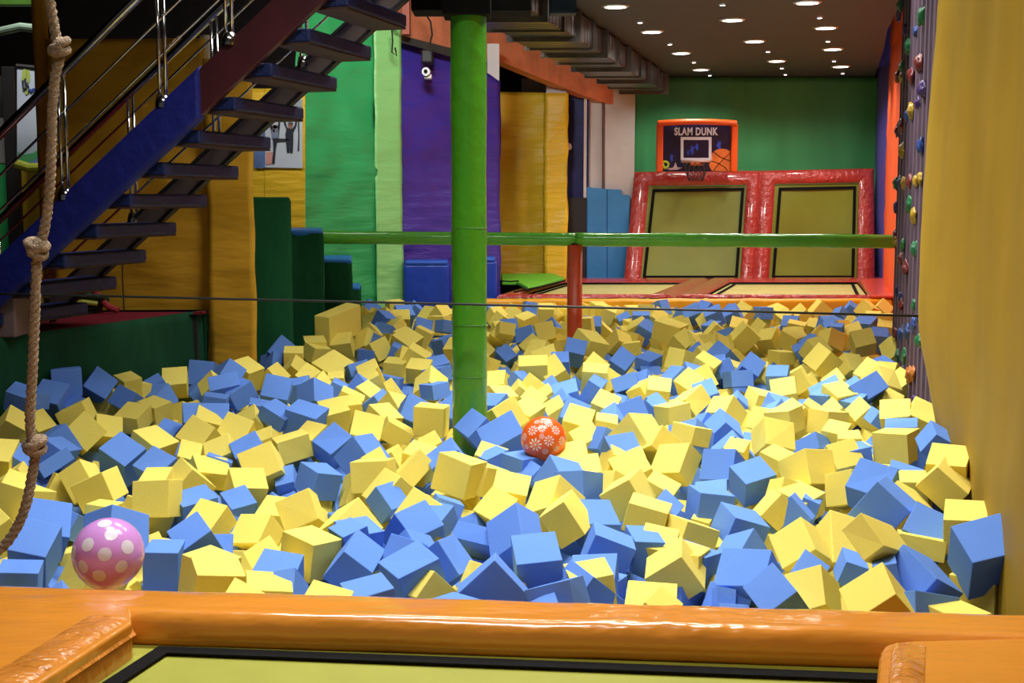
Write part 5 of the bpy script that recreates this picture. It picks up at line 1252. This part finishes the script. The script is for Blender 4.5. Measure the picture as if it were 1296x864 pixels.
b-1342,13419,10,376,367,327,-786,167,186,189
y-843,14729,-26,-581,606,385,-382,202,224,202
y4,15978,-12,-729,-127,-347,-576,188,188,188
b-1037,10694,-123,93,-66,-993,42,186,190,116
b3848,13180,-22,91,25,-226,970,165,184,190
y-1011,10299,-177,75,437,192,876,189,189,189
y306,9783,-127,-38,-322,-123,938,115,193,190
y1601,13279,-78,262,766,29,-587,190,190,190
b-1813,8893,-94,-750,38,-114,651,194,151,192
y1751,12282,-14,42,404,389,-827,229,224,205
b-214,4633,-179,450,-24,9,-893,196,193,200
b-2774,9836,-52,-225,-220,-142,939,130,188,186
y1355,6328,-340,720,197,-331,-577,193,193,193
y1959,12535,-28,-135,106,354,-919,183,182,194
y-265,11598,-106,-709,-489,275,426,201,201,201
y-1289,5806,-311,-112,-764,629,-89,196,196,196
y2626,10053,-60,3,340,158,-927,164,195,194
b-1745,7282,-162,72,980,76,-171,155,200,197
y-304,8339,-152,282,-454,-692,-486,101,156,183
y3424,15698,-45,-137,-283,-218,924,160,191,193
y2684,14956,-88,262,532,-347,-726,192,192,192
y-1439,10274,-83,55,31,90,-994,134,192,190
y3395,14155,-30,-483,-119,-185,847,197,187,197
y224,12891,-85,349,-359,-828,251,191,191,191
y-578,7669,-308,276,319,354,-835,188,188,188
b1102,10594,-139,121,-451,344,-815,190,190,190
y2050,12595,-30,536,543,-95,-640,195,195,195
y3715,13582,-21,44,-243,-225,943,177,195,194
y-1018,15448,-24,-304,-385,-131,861,255,212,209
b1694,9536,-139,-29,-354,106,-929,113,187,190
y-1275,13566,24,259,-181,-238,918,206,196,195
y1278,13513,-94,451,-373,727,359,200,200,200
b3177,14350,-11,-292,936,-188,62,183,194,194
y1813,11727,-32,872,-349,-213,268,188,188,188
y1036,14544,-101,277,289,737,-545,199,199,199
y2226,13721,-25,628,348,-257,-647,189,189,189
y1448,14277,-31,179,-284,-168,927,175,191,194
y1869,11202,-217,114,20,-336,-935,201,201,201
y2462,12975,-145,205,-861,-316,341,191,191,191
y-1454,15664,92,543,645,-377,-383,191,191,191
y-1559,9950,-48,-596,248,-420,637,191,148,190
y3147,13946,-14,982,79,78,-151,197,197,197
y2156,6111,-383,-528,218,-104,814,193,193,193
y965,6304,-217,103,-161,-980,-50,97,171,101
y-939,11338,-223,447,765,461,51,190,190,190
b1518,14819,11,-91,994,-51,9,205,195,196
y208,7937,-163,139,709,-89,-685,202,202,202
b-1103,11903,-29,684,-87,182,-701,190,135,186
y565,13186,-121,740,649,-169,-48,188,188,188
b3490,13567,6,-88,973,-211,-14,153,187,185
y1680,15750,28,-499,-419,562,509,198,198,198
b415,9361,-98,-37,-384,-165,908,124,189,189
y2134,9058,-122,-531,116,-244,803,195,121,190
b-1797,15979,48,24,-870,-135,-474,199,199,199
b4359,16194,-3,545,776,137,-285,197,197,197
y2600,9244,-263,403,284,865,-95,195,195,195
y-2894,9554,-4,622,125,736,-236,131,183,185
y3395,16151,-27,874,177,120,-437,198,198,198
b1383,15242,-47,60,220,140,-964,156,195,192
y-981,11623,-50,-341,777,-273,454,187,187,187
b914,14387,-17,953,300,-4,-48,206,183,180
b-1218,15756,31,-368,26,-916,-157,195,195,195
y3224,10715,-71,109,894,340,-272,191,191,191
y522,16015,-7,-945,106,309,36,192,192,192
y790,5451,-208,-13,156,980,-120,102,185,155
y-1485,13267,-7,-473,326,-188,797,200,200,200
b-3045,8814,-50,334,296,146,-883,126,185,183
y-116,15065,-20,-142,-468,-242,838,158,193,191
y723,16136,-24,170,660,-278,677,190,190,190
y4063,13607,121,-566,-25,4,824,174,147,172
b1333,8466,-124,488,-374,-266,742,190,149,194
y787,10807,-154,288,533,-750,-266,194,194,194
b145,4279,-55,-38,-228,-66,971,110,178,173
b2442,15879,30,358,284,-887,63,195,195,195
y1540,16016,-9,74,66,-664,-741,191,191,191
b3849,13189,-36,-225,964,57,-127,187,186,196
y2851,12079,-199,-92,-597,161,-780,195,195,195
b-1420,8118,-260,-297,285,629,-659,191,191,191
b-31,14076,-25,-47,-25,-294,954,191,197,197
y505,13730,-53,-641,752,-149,-13,186,186,186
b1909,8976,-123,301,-284,-79,907,132,168,188
b2263,14187,-42,-425,-129,-39,895,182,166,191
y-2877,7696,-301,-402,-746,503,170,189,189,189
y2413,15493,-64,-4,-404,-348,846,190,190,190
b341,10009,-101,-13,-327,-154,932,131,193,192
y-290,12520,-87,-125,717,554,-404,192,192,192
b2261,13097,-25,-266,329,394,-816,184,183,194
y26,12510,-261,-92,-305,-795,-517,192,192,192
y2121,15630,-145,105,-155,752,631,199,199,199
b2641,9649,-76,45,-306,-85,947,204,200,201
y615,12180,-176,-22,-782,107,-613,193,193,193
y907,16190,19,460,-653,532,-283,189,189,189
b1792,11033,-62,-49,99,372,-922,199,188,199
b3222,10921,-54,-250,-71,-208,943,177,172,193
b1515,10571,-61,-45,130,-103,985,160,192,193
y2234,12564,-185,-699,-609,-244,285,194,194,194
y1342,16156,-47,-541,329,-773,-19,189,189,189
b3495,13703,38,-306,606,-728,96,180,128,177
y4370,15238,-17,588,51,42,-806,195,180,194
b-1814,4927,-206,-345,-75,-674,649,143,160,190
y3262,16108,-114,138,947,-287,-46,199,199,199
y851,10973,-178,-232,304,-863,-329,197,197,197
b2890,12074,22,72,308,140,-938,154,185,185
y-2341,7646,-335,-230,-162,-921,269,191,191,191
b-790,8603,-251,-221,586,598,-500,202,202,202
y-1665,14105,112,-731,302,-260,554,197,197,197
b-3308,8508,-269,-476,245,522,664,188,188,188
y730,14810,-47,723,-437,518,137,200,200,200
b2310,6661,-204,-683,724,-91,-36,202,202,202
y2196,12801,-72,171,-600,-565,-540,186,186,186
y3326,13622,-55,571,-391,-153,706,186,186,186
b557,10781,-199,-21,-895,63,-441,187,187,187
y1380,7362,-354,-233,-868,39,436,188,188,188
y4237,15615,-106,-828,276,463,155,189,189,189
b3542,13962,26,-111,959,256,-46,231,232,205
y2329,15921,-181,-598,-622,-494,-106,201,201,201
b1805,11975,-47,3,-353,-156,922,134,191,188
y-1030,12209,53,471,-31,228,-852,211,233,199
y1340,16191,-183,243,485,627,-559,189,189,189
y3580,13579,-126,-494,504,-501,-501,187,187,187
y-2201,9840,-222,-404,167,-36,-899,197,197,197
y1132,12443,-228,-113,-383,840,-367,190,190,190
b3499,13878,2,-120,980,90,-132,233,209,204
b2153,16189,-77,618,368,-344,-603,197,197,197
b445,14043,-29,-10,613,657,439,192,192,192
y3894,13628,-239,457,438,533,561,202,202,202
b-1312,12347,2,-181,-404,-143,885,165,191,190
y-1123,8254,-356,644,-200,717,180,191,191,191
y1484,13904,-187,-249,-712,75,653,199,199,199
y3355,13100,-11,-702,656,90,-264,193,180,194
y-12,14443,-209,-270,-499,-791,228,194,194,194
y2073,11231,-249,533,61,151,-830,188,188,188
y3589,13716,-1,-265,-422,-850,169,192,192,192
y1427,14787,-69,-268,-17,-101,958,191,191,191
b-1442,7455,-304,323,6,887,-329,188,188,188
y529,13470,-139,-451,42,-863,224,191,191,191
b1029,9296,-118,-471,136,-323,810,194,132,192
b-875,13429,-185,-260,655,535,-466,188,188,188
y-126,14477,-62,-89,606,417,-672,173,162,196
y-1237,13084,-65,412,-335,-498,686,196,196,196
y963,13172,-189,188,246,-714,-628,191,191,191
y2872,12834,10,-301,951,68,0,206,198,196
y-2626,10310,-197,-292,-116,-481,-819,196,196,196
y1957,11133,-100,-167,809,561,-53,186,186,186
y2115,15902,-142,590,-484,613,204,194,194,194
y1351,14722,-154,691,-331,627,-145,186,186,186
y1400,12579,-296,647,-575,-395,-309,201,201,201
b4050,14319,2,-264,964,-7,-33,185,192,193
y156,13663,-248,228,499,-765,-338,189,189,189
y-233,14012,-165,-637,-757,-139,53,197,197,197
y-1334,12441,-189,-855,-167,88,483,189,189,189
y1995,16198,-64,-139,-681,-718,35,189,189,189
y3416,16140,-233,-673,405,308,-536,190,190,190
y-1874,9719,-339,432,-267,-693,-511,202,202,202
y1367,10677,-272,-349,630,507,-473,190,190,190
y-853,15724,-252,111,-305,-122,-938,200,200,200
y3096,16173,-98,-718,122,-372,576,192,192,192
y2921,12861,-186,-480,732,432,216,199,199,199
b2776,13600,-281,488,549,675,68,200,200,200
y1033,11255,-322,-53,466,-384,-795,202,202,202
y-1503,14100,118,383,-151,-427,805,172,148,173
y2739,16200,-194,243,804,-327,433,191,191,191
b-2185,11100,-248,737,194,-573,-301,189,189,189
y-752,9166,-327,339,-67,936,-64,191,191,191
y-1261,13860,19,-210,-107,-303,923,173,188,189
b-237,16077,-2,533,-549,546,-343,188,150,188
y2608,8465,-44,779,112,-258,561,182,195,192
y-546,11921,-316,-439,-399,-701,395,196,196,196
b2741,15776,-1,-174,420,218,-864,163,181,188
b3482,13647,-258,-663,413,-436,-447,187,187,187
y-1639,13383,-274,-968,130,-204,-61,191,191,191
y-1272,15747,-158,-598,758,224,137,192,192,192
b-1419,13524,1,-653,-46,-142,742,185,143,184
y-295,16178,-246,-227,-676,-546,439,202,202,202
b-191,15520,-45,-244,-270,-202,909,199,201,201
b2282,14326,-61,-235,-172,-166,942,162,181,192
b1492,14022,-34,-427,-18,-332,841,191,169,193
y-362,11502,-17,279,137,-946,91,195,195,195
b271,9350,-204,578,409,-374,598,198,198,198
y-396,10948,-121,-126,-359,-922,69,198,198,198
y3447,14230,-42,179,256,192,-930,182,194,196
y649,15687,-204,-69,-257,-68,-962,193,193,193
y-666,15961,-43,620,-393,81,674,201,201,201"""
ANCH = ['purple spotted balloon', 'orange flowered balloon', "green column's foot", "orange post's foot", 'lowest rope knot', "yellow curtain's foot", "dark green steps' foot", "climbing wall's foot", "pit's near right corner", 'glare on the front pad', 'middle of the front pad', "pit's far right corner", "green stage's right end", 'extra large yellow block', "right yellow drape's foot", 'right-hand floor trampoline', 'folded green mat', "rope's bottom end", 'right front hem', "glossy front pad's left third"]
def cube_mesh(name, m, seed, bev=.035):
    bm = bmesh.new(); bmesh.ops.create_cube(bm, size=1)
    rnd = random.Random(seed)
    for v in bm.verts: v.co += Vector([rnd.uniform(-.022, .022) for _ in range(3)])
    bmesh.ops.bevel(bm, geom=bm.edges[:], offset=bev * .6, segments=2, affect='EDGES', profile=.6)
    me = bpy.data.meshes.new(name); bm.to_mesh(me); bm.free(); me.materials.append(m); return me
CM = {'b': [cube_mesh('blue_cube', M_BLUE, s) for s in range(3)], 'y': [cube_mesh('yellow_cube', M_YEL, s + 5) for s in range(3)]}
ORD = "nearest second-nearest third-nearest fourth-nearest fifth-nearest sixth-nearest seventh-nearest eighth-nearest ninth-nearest tenth-nearest eleventh-nearest twelfth-nearest thirteenth-nearest fourteenth-nearest fifteenth-nearest sixteenth-nearest seventeenth-nearest eighteenth-nearest nineteenth-nearest twentieth-nearest twenty-first-nearest twenty-second-nearest twenty-third-nearest twenty-fourth-nearest twenty-fifth-nearest twenty-sixth-nearest twenty-seventh-nearest twenty-eighth-nearest twenty-ninth-nearest thirtieth-nearest".split()
rest = []
for i, ln in enumerate(DATA.split()):
    body, _, lab = ln.partition(';'); c = body[0]; v = [int(t) / 1000 for t in body[1:].split(',')]
    mtx = Matrix.LocRotScale(Vector(v[:3]), Quaternion(v[3:7]).normalized(), Vector(v[7:10]))
    if lab:
        cn_ = {'b': 'blue', 'y': 'yellow'}[c]; pose, r, sec, ai = lab.split('|')
        o = bpy.data.objects.new('foam_cube', CM[c][i % 3]); C.objects.link(o); o.matrix_world = mtx
        L_ = f"{pose} {cn_} foam cube, {ORD[int(r)]} {cn_} one {sec.replace('_', ' ')} the {ANCH[int(ai)]}"
        if v[7:10] and max(v[7:10]) > .27: L_ = 'extra large yellow foam block against the dark green padded steps'
        tag(o, L_, 'foam cube', 'foam cubes in the pit')
    else:
        rest.append((c, mtx))
# the many further cubes: far, half hidden and the layers below
rnd = random.Random(3)
PITQ = [(-2.2, 4.55), (1.9, 4.36), (2.58, 7.4), (2.82, 8.3), (3.88, 12.6), (4.88, 16.3), (-1.96, 16.3), (-1.8, 15.0), (-1.76, 13.85), (-1.97, 12.6), (-2.01, 11.5), (-2.35, 11.4), (-2.17, 10.5), (-2.58, 10.5), (-2.58, 10.73), (-3.47, 8.51), (-2.97, 6.91), (-3.2, 4.6)]
def inpoly(x, y):
    r = False
    for i in range(len(PITQ)):
        (ax, ay), (bx, by) = PITQ[i], PITQ[(i + 1) % len(PITQ)]
        if (ay > y) != (by > y) and x < (bx - ax) * (y - ay) / (by - ay) + ax: r = not r
    return r
for zl, st_ in ((-.40, .205), (-.60, .23)):
    y = 4.5
    while y < 16.5:
        x = -4.2
        while x < 5.2:
            px_, py_ = x + rnd.uniform(-.03, .03), y + rnd.uniform(-.03, .03)
            if all(inpoly(px_ + a, py_ + b) for a, b in ((.12, 0), (-.12, 0), (0, .12), (0, -.12))) and math.hypot(px_ + .279, py_ - 8.26) > .25 and math.hypot(px_ - .645, py_ - 12.9) > .2:
                q = Quaternion([rnd.gauss(0, 1) for _ in range(4)]).normalized(); f_ = min(1, max(0, (y - 4.7) / 7))
                rest.append(('b' if rnd.random() < .4 else 'y', Matrix.LocRotScale(Vector((px_, py_, zl + .12 * f_ + rnd.uniform(-.03, .03))), q, Vector((.19, .19, .19)))))
            x += st_
        y += st_
def merged(items):
    base = CM['b'][0]; nv = len(base.vertices); vs = np.array([v.co for v in base.vertices]); fs = [tuple(p.vertices) for p in base.polygons]
    V, Fc, mi = [], [], []
    for k, (c, m) in enumerate(items):
        Mx = np.array(m); V.append(vs @ Mx[:3, :3].T + Mx[:3, 3]); Fc += [tuple(i + k * nv for i in f) for f in fs]; mi += [0 if c == 'b' else 1] * len(fs)
    me = bpy.data.meshes.new('foam_cube_fill'); me.from_pydata(np.concatenate(V).tolist(), [], Fc); me.materials.append(M_BLUE); me.materials.append(M_YEL)
    me.polygons.foreach_set('material_index', mi); me.update(); return me
fo = bpy.data.objects.new('foam_cube_fill', merged(rest)); C.objects.link(fo)
tag(fo, 'smaller and half-buried blue and yellow foam cubes filling the rest of the pit', 'foam cubes', kind='stuff')

# ------------------------------------------------------------------ light
w = bpy.data.worlds.new('world'); bpy.context.scene.world = w; w.use_nodes = True
w.node_tree.nodes['Background'].inputs[0].default_value = (.9, .95, 1, 1); w.node_tree.nodes['Background'].inputs[1].default_value = .06
SPREAD = 2.0
def area(x, y, z, sx, sy, e, col=(1, .985, .955), tgt=None):
    l = bpy.data.lights.new('hall_or_fill_lamp', 'AREA'); l.shape = 'RECTANGLE'; l.size = sx; l.size_y = sy; l.spread = SPREAD; l.energy = e; l.color = col
    o = bpy.data.objects.new('hall_or_fill_lamp', l); C.objects.link(o); o.location = (x, y, z)
    if tgt: o.rotation_euler = (Vector(tgt) - Vector((x, y, z))).to_track_quat('-Z', 'Y').to_euler()
    return o
area(-.95, 12.9, 4.35, .8, .4, 75, tgt=(.2, 20.5, 1.6))  # added unseen fill, aimed past the duct to brighten the far yellow drapes
area(-4.6, 12.0, 4.6, .8, .4, 25, tgt=(-4.6, 13.4, 1.2))  # added unseen fill behind the golden drape, only to light the banner
area(-2.0, 12.4, 4.6, .8, .4, 16, tgt=(-2.1, 15.8, 1.4))  # added unseen fill that lifts the deep green drape and poster
for (x, y, e) in [[-1.3, 5.6, 70], [0.6, 5.6, 70], [-0.6, 8.5, 80], [1.3, 8.5, 85], [0.4, 11.0, 125], [2.0, 11.0, 125], [-0.6, 2.6, 45], [1.2, 13.0, 150], [3.0, 13.0, 90]]:
    area(x, y, 4.6, 1.2, .5, e)
sc = bpy.context.scene
sc.view_settings.view_transform = 'Standard'; sc.view_settings.look = 'None'; sc.view_settings.exposure = 0.0
sc.cycles.max_bounces = 6; sc.cycles.use_denoising = True
